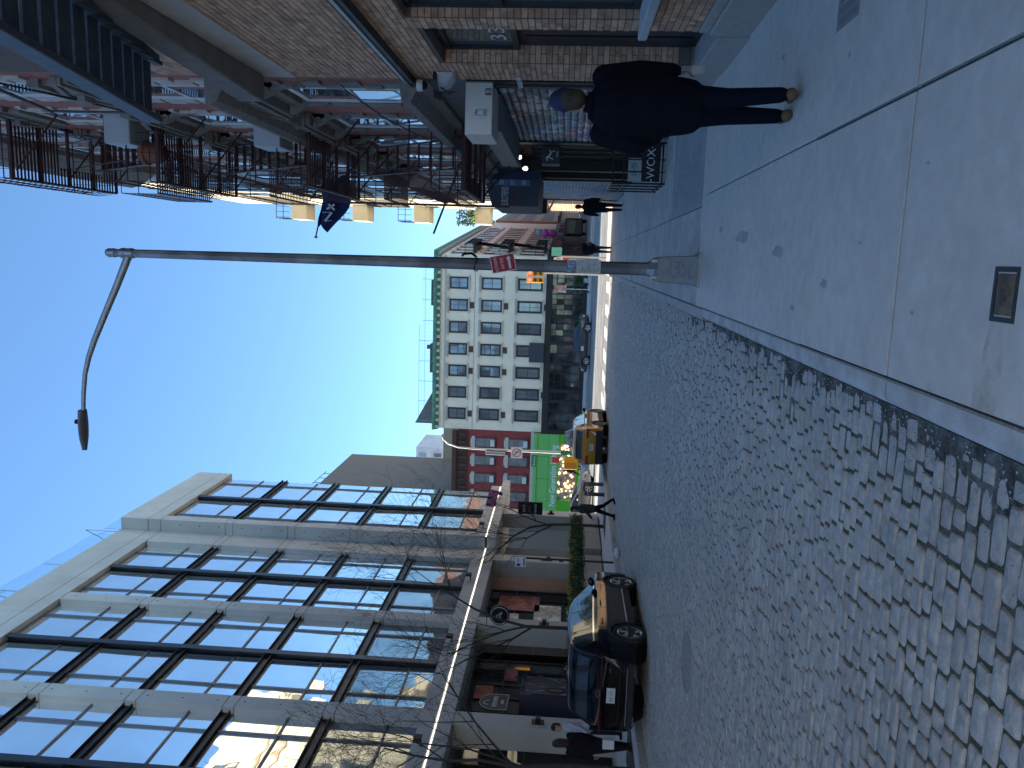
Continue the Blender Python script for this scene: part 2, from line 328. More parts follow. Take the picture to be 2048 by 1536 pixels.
# --- the avenue that crosses ahead
ZA = rz(YC)
mb = MB(); mb.sheet([(-90, YC, ZA), (70, YC, ZA), (70, 71, ZA+.02), (-90, 71, ZA+.02)]); av = struct(mb.build('avenue', m_asph, fix=False))
mb = MB()
for x in np.arange(-9.2, -.9, 1.25): mb.box(float(x), float(x)+.6, YC+.6, YC+3.6, ZA-.01, ZA+.004)
mb.box(-9.3, -.8, YC+.02, YC+.35, ZA-.01, ZA+.004)
for y0, w in ((47.5, .12), (51.4, .12), (54.8, .12), (55.1, .12), (58.6, .12), (62.4, .12)):
    for x in np.arange(-60, 40, 9.): mb.box(float(x), float(x)+(8.9 if w == .12 and y0 in (54.8, 55.1) else 3.2), y0, y0+w, ZA-.01, ZA+.012)
mb.build('road_marking', m_paint, av)
mb = MB(); mb.box(-90, 20, 70.6, 92, ZA-.2, ZA+.15); fp = struct(mb.build('avenue_pavement', M('far pavement concrete', (.55, .54, .52), .85, var=.15, scale=1.5)))
mb = MB(); mb.box(-90, 20, 70.35, 70.6, ZA-.2, ZA+.155); mb.build('kerb', m_gran, fp)
mb = MB(); mb.box(20, 70, 70.6, 92, ZA-.2, ZA+.15); struct(mb.build('avenue_corner_pavement', MT['far pavement concrete']))
mb = MB(); mb.sheet([(-1.6, 70.9, ZA+.17), (12, 70.9, ZA+.17), (42, 300, ZA+.17), (26, 300, ZA+.17)]); struct(mb.build('side_street', m_asph, fix=False))
# near corner ramps of the crossing
mb = MB(); mb.hexa([(-.56, YC+2.4, -.9), (9, YC+2.4, -.9), (9, YC+3.4, -.9), (-.56, YC+3.4, -.9), (-.56, YC+2.4, gz(YC)), (9, YC+2.4, gz(YC)), (9, YC+3.4, ZA+.02), (-.56, YC+3.4, ZA+.02)]); mb.build('corner_ramp', m_conc2, pav)

# rust washed down from the inspection cover
ms = bpy.data.materials.new('rust stain'); ms.use_nodes = True; N_ = ms.node_tree.nodes; L_ = ms.node_tree.links; tb0 = N_.new('ShaderNodeBsdfTransparent'); mx0 = N_.new('ShaderNodeMixShader'); g0_ = N_.new('ShaderNodeNewGeometry'); n0 = N_.new('ShaderNodeTexNoise'); n0.inputs['Scale'].default_value = 9; n0.inputs['Detail'].default_value = 6; L_.new(g0_.outputs['Position'], n0.inputs[0])
r0_ = N_.new('ShaderNodeMapRange'); L_.new(n0.outputs[0], r0_.inputs[0]); r0_.inputs[1].default_value = .46; r0_.inputs[2].default_value = .72; r0_.inputs[4].default_value = .3
N_['Principled BSDF'].inputs['Base Color'].default_value = (.42, .27, .14, 1); N_['Principled BSDF'].inputs['Roughness'].default_value = .9; L_.new(r0_.outputs[0], mx0.inputs[0]); L_.new(tb0.outputs[0], mx0.inputs[1]); L_.new(N_['Principled BSDF'].outputs[0], mx0.inputs[2]); L_.new(mx0.outputs[0], N_['Material Output'].inputs[0])
b = MB(); pts = [(-.17, 3.05), (-.25, 3.04), (-.34, 3.05), (-.44, 3.04), (-.54, 3.06), (-.54, 3.24), (-.44, 3.25), (-.34, 3.21), (-.25, 3.19), (-.17, 3.17)]; b.sheet([(x, y, gz(y)+.003) for x, y in pts]); b.build('rust_stain', ms, pav, fix=False)

# damp soil choking the joints beside the kerb
b = MB(); rg = random.Random(77); Lp = []; ys = np.linspace(2.3, 12.5, 70)
P = [[(KX-.075, float(y), rz(y)+.008), (KX-.075-max(.02, .07+.04*math.sin(y*2.3)+.03*math.sin(y*7.1)+rg.uniform(-.03, .03)), float(y), rz(y)-.006), (KX-.30+.08*math.sin(y*1.7), float(y), rz(y)-.012), (KX-.5, float(y), rz(y)-.0135)] for y in ys]
b.grid(P); b.build('gutter_soil', M('dark gutter soil', (.06, .058, .05), .95, var=.5, scale=30, bump=.9, bscale=50, col2=(.15, .15, .14), cscale=5), road, fix=False)
# ================================================================== concrete and glass hotel on the left
m_hc = M('cast concrete', (.50, .485, .45), .8, var=.12, scale=1.6, bump=.12, bscale=40, col2=(.42, .41, .385), cscale=.8, thr=(.35, .7))
m_steel = M('dark bronze steel', (.045, .042, .045), .38, .75, var=.15, scale=4)
m_mul = M('grey mullion', (.17, .175, .185), .45, .6, var=.08)
m_glass = M('coated glass', (.82, .85, .86), .02, .86, var=.07, scale=.7, wave=.14, wscale=1.1)
m_dglass = M('dark shop glass', (.10, .11, .12), .03, .55, var=0, wave=.04, wscale=.8)
m_led = M('light strip', (1, .92, .8), .5, var=0, emit=1.1)
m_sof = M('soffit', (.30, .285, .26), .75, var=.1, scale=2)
m_black = M('black metal', (.018, .018, .02), .45, .4, var=.1)
hotel = thing('hotel', 'concrete framed hotel with steel beams and large reflecting windows left of the street', 'building', (-12.8, 26, gz(26)))
HN = Fr((-12.8, 0, 0), (0, 1, 0), (1, 0, 0)); HF = Fr((-12.25, 0, 0), (0, 1, 0), (1, 0, 0))
ZF = [5.22, 7.88, 10.78, 13.66, 16.56, 19.70]; ZT = 21.6
# core behind the glass, and unseen upper floors added to shade the right row
b = MB(); b.box(-26, -13.2, .5, 40.5, 4.5, 19.8); b.box(-26, -15.5, .5, 40.5, -.6, 4.6); b.box(-26, -13.1, .5, 40.6, 19.75, 20.6); b.build('core_wall', M('dark interior', (.05, .05, .055), .6, var=.2, scale=.6), hotel)
b = MB(); b.box(-40, -21, 6, 39.5, 19, 31.5); b.build('shade_upper_floor', M('upper concrete', (.4, .4, .39), .8, var=.08), hotel)
b = MB(); b.box(-45, -26, 4, 40.6, -.6, 19.5); b.build('rear_wing', MT['upper concrete'], hotel)
def column(F, u0, u1, d0):
    z = ZF[0]; c = None
    for i in range(5):
        zb = ZF[i+1]
        for (a, e) in ((z, zb-.22), (zb-.22, zb+.12)) if i < 4 else ((z, zb),):
            b = MB(); b.fb(F, u0, u1, a+.008, e-.008, d0, 0); o = b.build('column_panel', m_hc, hotel, bevel=.012)
        z = zb+.12 if i < 4 else zb
    b = MB(); b.fb(F, u0+.03, u1-.03, ZF[0], ZF[5], d0, -.03); b.build('column_core', m_black, hotel)
    b = MB(); rg = random.Random(int(u0*10))
    for i in range(5):
        for k in range(3):
            zz = ZF[i] + .35 + k*(ZF[i+1]-ZF[i]-.8)/2; b.fb(F, (u0+u1)/2-.025, (u0+u1)/2+.025, zz, zz+.05, -.02, .002)
    b.build('tie_hole', M('tie hole', (.03, .03, .03), .9), hotel)
COLS = [7.9, 13.9, 19.9, 25.9]
for u in COLS: column(HN, u, u+.6, -.42)
column(HN, 31.9, 33.2, -.42)
# projecting far section: broad return facing the camera
for i in range(5):
    z0, z1 = ZF[i], ZF[i+1]
    b = MB(); b.box(-12.95, -12.25, 33.2, 33.75, z0+(.12 if i else 0)+.008, z1-.22-.008 if i < 4 else z1); b.build('column_panel', m_hc, hotel, bevel=.012)
    if i < 4: b = MB(); b.box(-12.95, -12.25, 33.2, 33.75, z1-.214, z1+.112); b.build('column_panel', m_hc, hotel, bevel=.012)
b = MB(); b.box(-12.9, -12.29, 33.24, 33.7, ZF[0], ZF[5]); b.build('column_core', m_black, hotel)
b = MB()
for i in range(5):
    for k in range(3): zz = ZF[i]+.4+k*.9; b.box(-12.5, -12.45, 33.197, 33.25, zz, zz+.05); 
b.build('tie_hole', MT['tie hole'], hotel)
def ibeam_v(F, u, z0, z1):
    b = MB(); b.fb(F, u-.12, u+.12, z0, z1, -.08, -.05); b.fb(F, u-.02, u+.02, z0, z1, -.24, -.08); b.fb(F, u-.12, u+.12, z0, z1, -.28, -.24); b.build('steel_post', m_steel, hotel)
def ibeam_h(F, u0, u1, z):
    b = MB(); b.fb(F, u0, u1, z-.13, z+.13, -.20, -.18); b.fb(F, u0, u1, z+.11, z+.13, -.30, -.09); b.fb(F, u0, u1, z-.13, z-.11, -.30, -.09); b.fb(F, u0, u1, z-.151, z+.151, -.33, -.30); b.build('steel_beam', m_steel, hotel)
POST = [11.2, 17.2, 23.2, 29.2]
for u in POST: ibeam_v(HN, u, ZF[0], ZF[5])
ibeam_v(HF, 37.0, ZF[0], ZF[5])
for z in ZF[1:5]:
    for c0, c1 in ((8.5, 13.9), (14.5, 19.9), (20.5, 25.9), (26.5, 31.9)): ibeam_h(HN, c0, (c0+c1)/2-.15+.0, z); ibeam_h(HN, (c0+c1)/2+.15, c1, z)
    ibeam_h(HF, 33.75, 36.85, z); ibeam_h(HF, 37.15, 40.6, z)
rg = random.Random(11)
m_glass2 = M('duller lower glass', (.34, .37, .38), .03, .65, var=.25, scale=.8, wave=.14, wscale=1.1)
def panel(F, u0, u1, z0, z1, side, d=-.24):
    zm = z0 + (z1-z0)*.36; um = u0+.85 if side < 0 else u1-.85
    b = MB(); b.fb(F, um-.035, um+.035, z0, z1, d-.02, d+.06); b.fb(F, u0, um-.03, zm-.025, zm+.025, d-.02, d+.045); b.fb(F, um+.03, u1, zm-.025, zm+.025, d-.02, d+.045)
    for (a, e) in ((z0, z0+.05), (z1-.05, z1)): b.fb(F, u0, u1, a, e, d-.02, d+.03)
    b.build('mullion', m_mul, hotel)
    for (a, e) in ((u0, um), (um, u1)):
        for (c, g) in ((z0, zm), (zm, z1)):
            t1, t2 = rg.gauss(0, .0035), rg.gauss(0, .0035); w, h = e-a, g-c
            b = MB(); b.add([F.p(a, c, d-w*t1-h*t2), F.p(e, c, d+w*t1-h*t2), F.p(e, g, d+w*t1+h*t2), F.p(a, g, d-w*t1+h*t2)], [(0, 1, 2, 3)]); b.build('pane', m_glass if z0 > 6 else m_glass2, hotel, fix=False)
for i in range(5):
    z0, z1 = ZF[i]+(.15 if i else 0), ZF[i+1]-(.15 if i < 4 else 0)
    for c0, c1 in ((8.5, 13.9), (14.5, 19.9), (20.5, 25.9), (26.5, 31.9)):
        m_ = (c0+c1)/2; panel(HN, c0, m_-.15, z0, z1, -1); panel(HN, m_+.15, c1, z0, z1, 1)
    panel(HF, 33.75, 36.85, z0, z1, -1); panel(HF, 37.15, 40.6, z0, z1, 1)
    b = MB(); b.add([(-12.55, 40.6, z0), (-16.5, 40.6, z0), (-16.5, 40.6, z1), (-12.55, 40.6, z1)], [(0, 1, 2, 3)]); b.build('pane', m_glass, hotel, fix=False)
# parapet band with joints, fascia with light strip, soffit
def band(F, u0, u1, z0, z1, d0, d1, step, name):
    u = u0
    while u < u1-.05:
        e = min(u+step, u1); b = MB(); b.fb(F, u+.008, e-.008, z0, z1, d0, d1); b.build(name, m_hc, hotel, bevel=.01); u = e
for (za, zb) in ((19.72, 20.3), (20.32, 21.6)):
    band(HN, 4, 33.2, za, zb, -.5, .0, 2.97, 'parapet_panel'); band(HF, 33.2, 41.0, za, zb, -.9, .0, 3.9, 'parapet_panel')
b = MB(); b.box(-13.25, -12.83, 4, 33.2, 19.75, 21.5); b.box(-13.1, -12.3, 33.25, 40.9, 19.75, 21.5); b.build('parapet_core', m_black, hotel)
band(HN, 4, 33.2, 4.78, 5.22, -.6, .02, 6.0, 'fascia_panel'); band(HF, 33.2, 41.0, 4.78, 5.22, -1.2, .02, 7.8, 'fascia_panel')
band(HN, 4, 33.2, 4.3, 4.70, -.6, .0, 6.0, 'fascia_panel'); band(HF, 33.2, 42.3, 4.3, 4.70, -1.2, .0, 9.1, 'fascia_panel')
b = MB(); b.fb(HN, 4, 33.2, 4.70, 4.78, -.5, -.03); b.fb(HF, 33.2, 41, 4.70, 4.78, -1, -.03); b.build('fascia_gap', m_black, hotel)
b = MB(); b.fb(HN, 4, 33.2, 4.722, 4.757, -.028, .004); b.fb(HF, 33.2, 41, 4.722, 4.757, -.028, .004); b.build('light_strip', m_led, hotel)
b = MB(); b.box(-15.6, -13.41, 4, 42.3, 4.31, 4.40); b.build('soffit', m_sof, hotel)
# floodlights on the fascia
for u in (13.0, 18.7, 24.4, 29.6, 34.2, 38.2):
    F = HF if u > 33.2 else HN; b = MB(); b.fb(F, u-.03, u+.03, 4.95, 5.0, .02, .22); b.fb(F, u-.11, u+.11, 4.93, 5.16, .2, .3); b.build('floodlight', m_black, hotel, bevel=.01)
# roof glass balustrade
m_clear = M('clear rail glass', (.75, .86, .9), .03, 0, var=0); m_clear.node_tree.nodes['Principled BSDF'].inputs['Transmission Weight'].default_value = .95; m_clear.node_tree.nodes['Principled BSDF'].inputs['IOR'].default_value = 1.08
for y0, y1 in ((24.5, 29.3), (29.3, 33.1), (33.6, 38.2)):
    b = MB(); b.box(-13.0, -12.985, y0, y1-.03, 21.62, 22.75); b.build('glass_balustrade', m_clear, hotel)
b = MB()
for yy in (27.3, 34.1): b.tube([(-13.3, yy, 21.6), (-13.3, yy, 23.9), (-14.3, yy+1.4, 23.9)], .018, 6); b.tube([(-13.3, yy, 22.8), (-13.9, yy+.8, 23.9)], .012, 5)
b.build('roof_davit', M('pale steel tube', (.4, .42, .45), .4, .7), hotel)
# ground floor columns
for y0, y1, dx in ((13.9, 14.5, 0), (19.9, 20.5, 0), (25.9, 26.5, 0), (31.95, 32.65, 0), (37.3, 38.1, .3)):
    b = MB(); b.box(-13.55+dx, -12.82+dx, y0, y1, gz(y0)-.05, 4.3); b.build('ground_column', m_hc, hotel, bevel=.012)
    b = MB(); b.box(-12.83+dx, -12.80+dx, y0+.18, y0+.42, 1.75, 2.1); b.box(-12.8+dx, -12.66+dx, y0+.22, y0+.38, 1.85, 2.0); b.build('wall_lamp', m_black, hotel)
for y0 in (34.6, ): b = MB(); b.box(-15.6, -14.75, y0, y0+.6, gz(y0), 4.31); b.build('ground_column', m_hc, hotel, bevel=.012)
# shopfront: framed glazing set back under the soffit, panes between mullions
GX = -14.2; HG = Fr((GX, 0, 0), (0, 1, 0), (1, 0, 0))
def glazing(F, u0, u1, z0, z1, nu, zs, par, gm=None, pane_name='pane', t=.05):
    us = np.linspace(u0, u1, nu+1); b = MB()
    for u in us: b.fb(F, u-t/2, u+t/2, z0, z1, -.05, .05)
    for z in zs: b.fb(F, u0, u1, z-t/2, z+t/2, -.045, .045)
    b.build('window_frame', m_black, par)
    zz = sorted([z for z in zs]); 
    for a, e in zip(us[:-1], us[1:]):
        for c, g in zip(zz[:-1], zz[1:]):
            b = MB(); tt = rg.gauss(0, .004); b.add([F.p(a, c, -tt), F.p(e, c, tt), F.p(e, g, tt), F.p(a, g, -tt)], [(0, 1, 2, 3)]); b.build(pane_name, gm or m_dglass, par, fix=False)
g0 = gz(24)
m_int = M('shop interior', (.16, .11, .09), .7, var=.3, scale=2)
for (a, e, n) in ((8.5, 13.9, 5), (14.5, 17.2, 3), (21.9, 25.9, 5), (26.5, 31.9, 6)):
    glazing(HG, a, e, g0+.05, 4.31, n, (g0+.07, 1.2, 2.3, 3.2, 4.28), hotel)
b = MB(); b.box(-14.5, -14.25, 31.95, 34.3, gz(33), 4.31); b.build('clad_wall', M('terracotta panel', (.15, .085, .07), .6, var=.1, scale=2), hotel)
# interior colour seen through the shop glass: coloured boards
for (y0, y1, z0, z1, c) in ((27.2, 28.0, 3.2, 4.0, (.26, .09, .07)), (28.6, 29.7, 3.0, 4.1, (.75, .68, .55)), (30.0, 31.4, 2.2, 3.9, (.28, .09, .08)), (28.6, 30.6, 1.3, 2.4, (.6, .55, .5)), (23.4, 24.2, 3.5, 4.1, (.28, .07, .07)), (24.6, 25.4, 2.75, 3.2, (.25, .07, .07))):
    b = MB(); b.box(-14.16, -14.14, y0, y1, z0, z1); b.build('window_poster', M('poster %d' % int(y0*10+z0*7), c, .5, var=.35, scale=5, col2=tuple(min(1, q*1.7+.05) for q in c), cscale=1.8), hotel)
# starry entrance vestibule of the diner, turned outwards
vst = thing('vestibule', 'navy entrance vestibule painted with pale stars under the hotel soffit', 'vestibule', (-13.4, 19.5, gz(19.5)))
a = R(17); VF = Fr((-13.05, 21.95, 0), (-math.sin(a), math.cos(a), 0), (math.cos(a), math.sin(a), 0))
m_navy = M('navy panel', (.012, .018, .05), .5, var=.15); m_star = M('star paint', (.62, .62, .6), .5, var=0)
gy = gz(21)
b = MB(); b.fb(VF, 0, 2.5, gy, 2.55, -.9, 0); b.build('wall', m_navy, vst, bevel=.01)
b = MB(); b.fb(VF, .05, 1.1, gy+.02, 2.2, 0, .04); b.build('door', M('navy door', (.010, .014, .04), .4, var=.1), vst)
b = MB(); b.lathe([(.30, -.02), (.30, .03), (.26, .035), (.26, .02)], (0, 0, 0), 24, 'z'); me_off = [VF.p(.55 + x, 1.45 + y, .03 + z) for x, y, z in b.v]; b.v = me_off; b.build('porthole', M('porthole glass', (.10, .06, .04), .1, .3), vst)
for u in (.6, 1.9): b = MB(); b.fb(VF, u-.02, u+.02, 2.45, 2.8, .06, .1); b.fb(VF, u-.06, u+.06, 2.40, 2.46, .03, .16); b.build('lamp_bracket', m_black, vst)
b = MB(); rs = random.Random(21)
for i in range(46):
    u, z = rs.uniform(.08, 2.42), rs.uniform(.5, 2.45); s = rs.choice((.02, .025, .03, .06, .085))
    if s > .05: b.fpoly(VF, [(u-s, z), (u-.008, z-.008), (u, z-s*1.6), (u+.008, z-.008), (u+s, z), (u+.008, z+.008), (u, z+s*1.6), (u-.008, z+.008)], .041, .045)
    else: b.fpoly(VF, [(u+s*.6*math.cos(t), z+s*.6*math.sin(t)) for t in np.linspace(0, 5.6, 7)], .041, .045)
b.build('star', m_star, vst)
glazing(HG, 17.2, 21.9, g0+.05, 4.31, 5, (g0+.07, 1.2, 2.3, 3.2, 4.28), hotel)
# arched sign of the diner
sg = thing('arched_sign', 'dark arched sign with pale outline lettered SILVER LINING', 'sign', (-13.3, 20.9, 2.9))
SF = Fr((-13.15, 21.1, 0), (-math.sin(R(14)), math.cos(R(14)), 0), (math.cos(R(14)), math.sin(R(14)), 0))
def arch(r0, r1, u0, z0, z1): return None
pts = [(0, 2.85), (1.55, 2.85), (1.55, 3.3)] + [(.775+.775*math.cos(t), 3.3+.45*math.sin(t)) for t in np.linspace(.2, math.pi-.2, 9)] + [(0, 3.3)]
b = MB(); b.fpoly(SF, pts, 0, .05); b.build('board', M('sign brown', (.03, .024, .022), .5, var=.1), sg)
b = MB(); q = [(u*.93+.055, 2.9+(z-2.85)*.93) for u, z in pts]; b.tube([SF.p(u, z, .055) for u, z in q+[q[0]]], .009, 5); b.tube([SF.p(u, z, .055) for u, z in ((.45, 3.45), (.52, 3.58), (.64, 3.62), (.78, 3.56), (.88, 3.46))], .014, 5); b.build('outline', m_star, sg)
text('lettering', 'SILVER LINING', .2, SF, .775, 3.2, .055, m_star, sg, .008, 'CENTER', .8); text('lettering', 'DINER', .13, SF, .775, 3.0, .055, m_star, sg, .008, 'CENTER')
# round hanging sign
rs_ = thing('round_sign', 'round black hanging sign with pale ring and emblem on a column', 'sign', (-12.5, 26.2, 3.4)); RF = Fr((-12.55, 25.8, 3.55), (1, 0, 0), (0, -1, 0))
b = MB(); b.lathe([(.36, -.05), (.36, .05)], (0, 0, 0), 28, 'y'); b.v = [(x-12.4, y+25.85, z+3.5) for x, y, z in b.v]; b.build('disc', m_black, rs_)
b = MB(); b.tube([(-12.4+.31*math.cos(t), 25.79, 3.5+.31*math.sin(t)) for t in np.linspace(0, 6.2832, 29)], .012, 5); b.tube([(-12.4+x, 25.79, 3.5+z) for x, z in ((-.15, -.1), (-.02, .12), (.14, -.1), (.02, -.02), (-.08, -.04))], .016, 5); b.build('emblem', m_star, rs_)
b = MB(); b.tube([(-12.85, 25.85, 3.95), (-12.1, 25.85, 3.95)], .015, 6); b.tube([(-12.4, 25.85, 3.95), (-12.4, 25.85, 3.85)], .012, 6); b.build('bracket', m_black, rs_)
# purple hotel sign on the fascia end
mx = thing('purple_sign', 'purple script letters moxy on the canopy corner', 'sign', (-12.2, 38.5, 4.9))
m_pur = M('purple letter', (.11, .008, .10), .3, 0, var=.05)
text('lettering', 'moxy', .95, Fr((-12.2, 37.4, 0), (.10, .995, 0), (.995, -.10, 0)), 0, 4.72, .05, m_pur, mx, .07, 'LEFT', .85, .15, .035)
# black projecting sign on the last column
bs = thing('blade_sign', 'black projecting sign with small pale and red letters by the last hotel column', 'sign', (-12.0, 37.2, 2.6))
BF = Fr((-12.45, 37.2, 0), (1, 0, 0), (0, -1, 0))
b = MB(); b.fb(BF, 0, .62, 2.35, 3.55, -.06, .06); b.build('box', m_black, bs, bevel=.01)
for i, (ch, cc) in enumerate((('SAKE', m_star), ('NO', M('red letter', (.5, .05, .04), .5, var=0)), ('HANA', m_star))): text('lettering', ch, .17, BF, .31, 3.2-i*.28, .065, cc, bs, .004, 'CENTER')
b = MB(); b.tube([(-12.5, 37.25, 3.4), (-12.4, 37.2, 3.4)], .02, 6); b.build('bracket', m_black, bs)
# planters with hedge between the last columns
m_plant = M('planter board', (.30, .27, .24), .75, var=.12, scale=3); 
m_leaf = M('hedge leaf', (.05, .085, .03), .55, var=.5, scale=14, island=.45)
m_leaf_lit = M('painted sunlit leaf', (.30, .27, .04), .5, var=.4, scale=14, island=.3)  # yellow light on the hedge tops, painted as leaf colour
def leaves(name, par, boxes, n, mat, size=(.03, .07), seed=1):
    r_ = np.random.default_rng(seed); V = []; Fc = []; k = 0
    for i in range(n):
        x0, x1, y0, y1, z0, z1 = boxes[r_.integers(len(boxes))]; u = r_.random(3); p = np.array([x0+(x1-x0)*u[0], y0+(y1-y0)*u[1], z0+(z1-z0)*u[2]]) + r_.normal(0, .03, 3)
        s = r_.uniform(*size); d = r_.normal(0, 1, 3); d /= np.linalg.norm(d); e = np.cross(d, r_.normal(0, 1, 3)); e /= np.linalg.norm(e)
        V += [p-d*s, p+e*s*.45, p+d*s, p-e*s*.45]; Fc.append((k, k+1, k+2, k+3)); k += 4
    me = bpy.data.meshes.new(name); me.from_pydata([tuple(v) for v in V], [], Fc); me.update(); return link(name, me, mat, par)
for i, (y0, y1, where) in enumerate(((26.6, 29.2, 'nearest the parked car'), (29.3, 31.9, 'in the middle of the row'), (32.7, 37.2, 'nearest the avenue'))):
    zz = gz(y0); t = thing('planter_box', 'long beige planter box with clipped hedge, ' + where, 'planter', (-12.6, (y0+y1)/2, zz), 'planters between the hotel columns')
    b = MB(); b.box(-12.95, -12.35, y0, y1, zz+.05, zz+.80); b.build('box', m_plant, t, bevel=.01); b = MB(); b.box(-12.9, -12.4, y0+.05, y1-.05, zz, zz+.06); b.build('base', m_black, t)
    b = MB(); b.box(-12.9, -12.4, y0+.04, y1-.04, zz+.78, zz+.815); b.build('soil', m_soil, t)
    bx = []; r9 = random.Random(i); yy = y0
    while yy < y1: h = r9.uniform(.35, .6); bx.append((-12.98, -12.3, yy, min(yy+.4, y1), zz+.74, zz+.8+h)); yy += .35
    leaves('foliage', t, bx, int(1500*(y1-y0)), m_leaf, seed=i); leaves('foliage', t, [(a_, b_, c_, d_, f_-.12, f_+.1) for a_, b_, c_, d_, e_, f_ in bx[::2]], 420, m_leaf_lit, seed=40+i)
# ================================================================== buildings across the avenue
WB = ZA+.15
m_cream = M('cream stucco', (.92, .79, .60), .85, var=.08, scale=.8, bump=.15, bscale=20, col2=(.82, .70, .53), cscale=.5, streak=True, thr=(.45, .75))
m_dframe = M('dark window frame', (.035, .035, .035), .5, var=.1); m_stone = M('pale stone trim', (.52, .50, .45), .8, var=.12, scale=3)
m_wglass = M('window glass', (.26, .28, .30), .04, .4, var=0, wave=.1, wscale=.7, col2=(.16, .17, .18), cscale=.5)
m_copper = M('green copper', (.10, .26, .16), .7, var=.25, scale=3, col2=(.16, .34, .22), cscale=2)
m_grill = M('brown grille', (.10, .06, .045), .7)
wh = thing('cream_building', 'cream building with dark framed windows and green cornice across the avenue', 'building', (-9, 79, WB))
WF = Fr((0, 79, 0), (1, 0, 0), (0, -1, 0)); sa = R(5.8); WS = Fr((.15, 79, 0), (math.sin(sa), math.cos(sa), 0), (math.cos(sa), -math.sin(sa), 0))
b = MB(); p0, p1, p2, p3 = (-17.6, 79), (.15, 79), (.15+58*math.sin(sa), 79+58*math.cos(sa)), (-17.6, 136)
b.hexa([(*p0, WB), (*p1, WB), (*p2, WB), (*p3, WB), (*p0, 14.4), (*p1, 14.4), (*p2, 14.4), (*p3, 14.4)]); b.build('wall', m_cream, wh)
def window(F, u, z0, z1, w, par, frame, glass, d=0, t=.1, muntin=True, hood=None, sill=None, trim=None, rows=2, cols=2):
    o = MB(); o.fb(F, u-w/2, u-w/2+t, z0, z1, -.12, d+.03); o.fb(F, u+w/2-t, u+w/2, z0, z1, -.12, d+.03); o.fb(F, u-w/2+t, u+w/2-t, z0, z0+t, -.12, d+.03); o.fb(F, u-w/2+t, u+w/2-t, z1-t, z1, -.12, d+.03)
    zm = (z0+z1)/2; o.fb(F, u-w/2+t, u+w/2-t, zm-.03, zm+.03, -.1, d+.02)
    if muntin: o.fb(F, u-.015, u+.015, z0+t, z1-t, -.1, d+.012)
    o = o.build('window', frame, par)
    for a, e in ((z0+t, zm-.03), (zm+.03, z1-t)):
        b = MB(); k = rg.gauss(0, .006); b.add([F.p(u-w/2+t, a, d+.004-k), F.p(u+w/2-t, a, d+.004+k), F.p(u+w/2-t, e, d+.004+k), F.p(u-w/2+t, e, d+.004-k)], [(0, 1, 2, 3)]); b.build('pane', glass, o, fix=False)
    if hood: b = MB(); b.prof(F, [(d, z1+.05), (d+.12, z1+.05), (d+.2, z1+.2), (d+.2, z1+.28), (d, z1+.28)], u-w/2-.18, u+w/2+.18); b.build('lintel', hood, o)
    if sill: b = MB(); b.fb(F, u-w/2-.15, u+w/2+.15, z0-.16, z0, d, d+.16); b.build('sill', sill, o)
    return o
for r_, (z0, z1) in enumerate(((11.45, 13.35), (8.0, 10.1), (3.95, 6.45))):
    for k in range(7):
        x = -2.55 - 2.235*k
        window(WF, x, z0, z1, 1.22, wh, m_dframe, m_wglass, .03, .17 if r_ < 2 else .2, hood=m_stone, sill=m_stone)
        if k in (1, 3, 4, 6) and r_ < 2 or (r_ == 2 and k in (1, 3, 5)):
            b = MB(); b.fb(WF, x-.3, x+.32, z0-.62, z0-.18, 0, .06); b.build('air_vent', m_grill, wh)
    for k in range(13): window(WS, 2.6+3.3*k, z0, z1, 1.25, wh, m_dframe, m_wglass, .03, .12, hood=m_stone, sill=m_stone)
# cornice
for F, u0, u1 in ((WF, -17.7, .6), (WS, -.4, 58)):
    b = MB(); b.prof(F, [(0, 14.3), (.12, 14.3), (.18, 14.5), (.45, 14.6), (.55, 14.78), (.55, 14.92), (0, 14.97)], u0, u1); b.build('cornice', m_copper, wh)
    u = u0+.15
    while u < u1-.3: b = MB(); b.fb(F, u, u+.28, 14.22, 14.56, .10, .40); u += .72; b.build('cornice_bracket', m_stone, wh)
b = MB(); b.fb(WF, -17.6, .15, 13.72, 13.85, 0, .1); b.fb(WF, -17.6, .15, 10.75, 10.83, 0, .05); b.build('string_course', m_stone, wh)
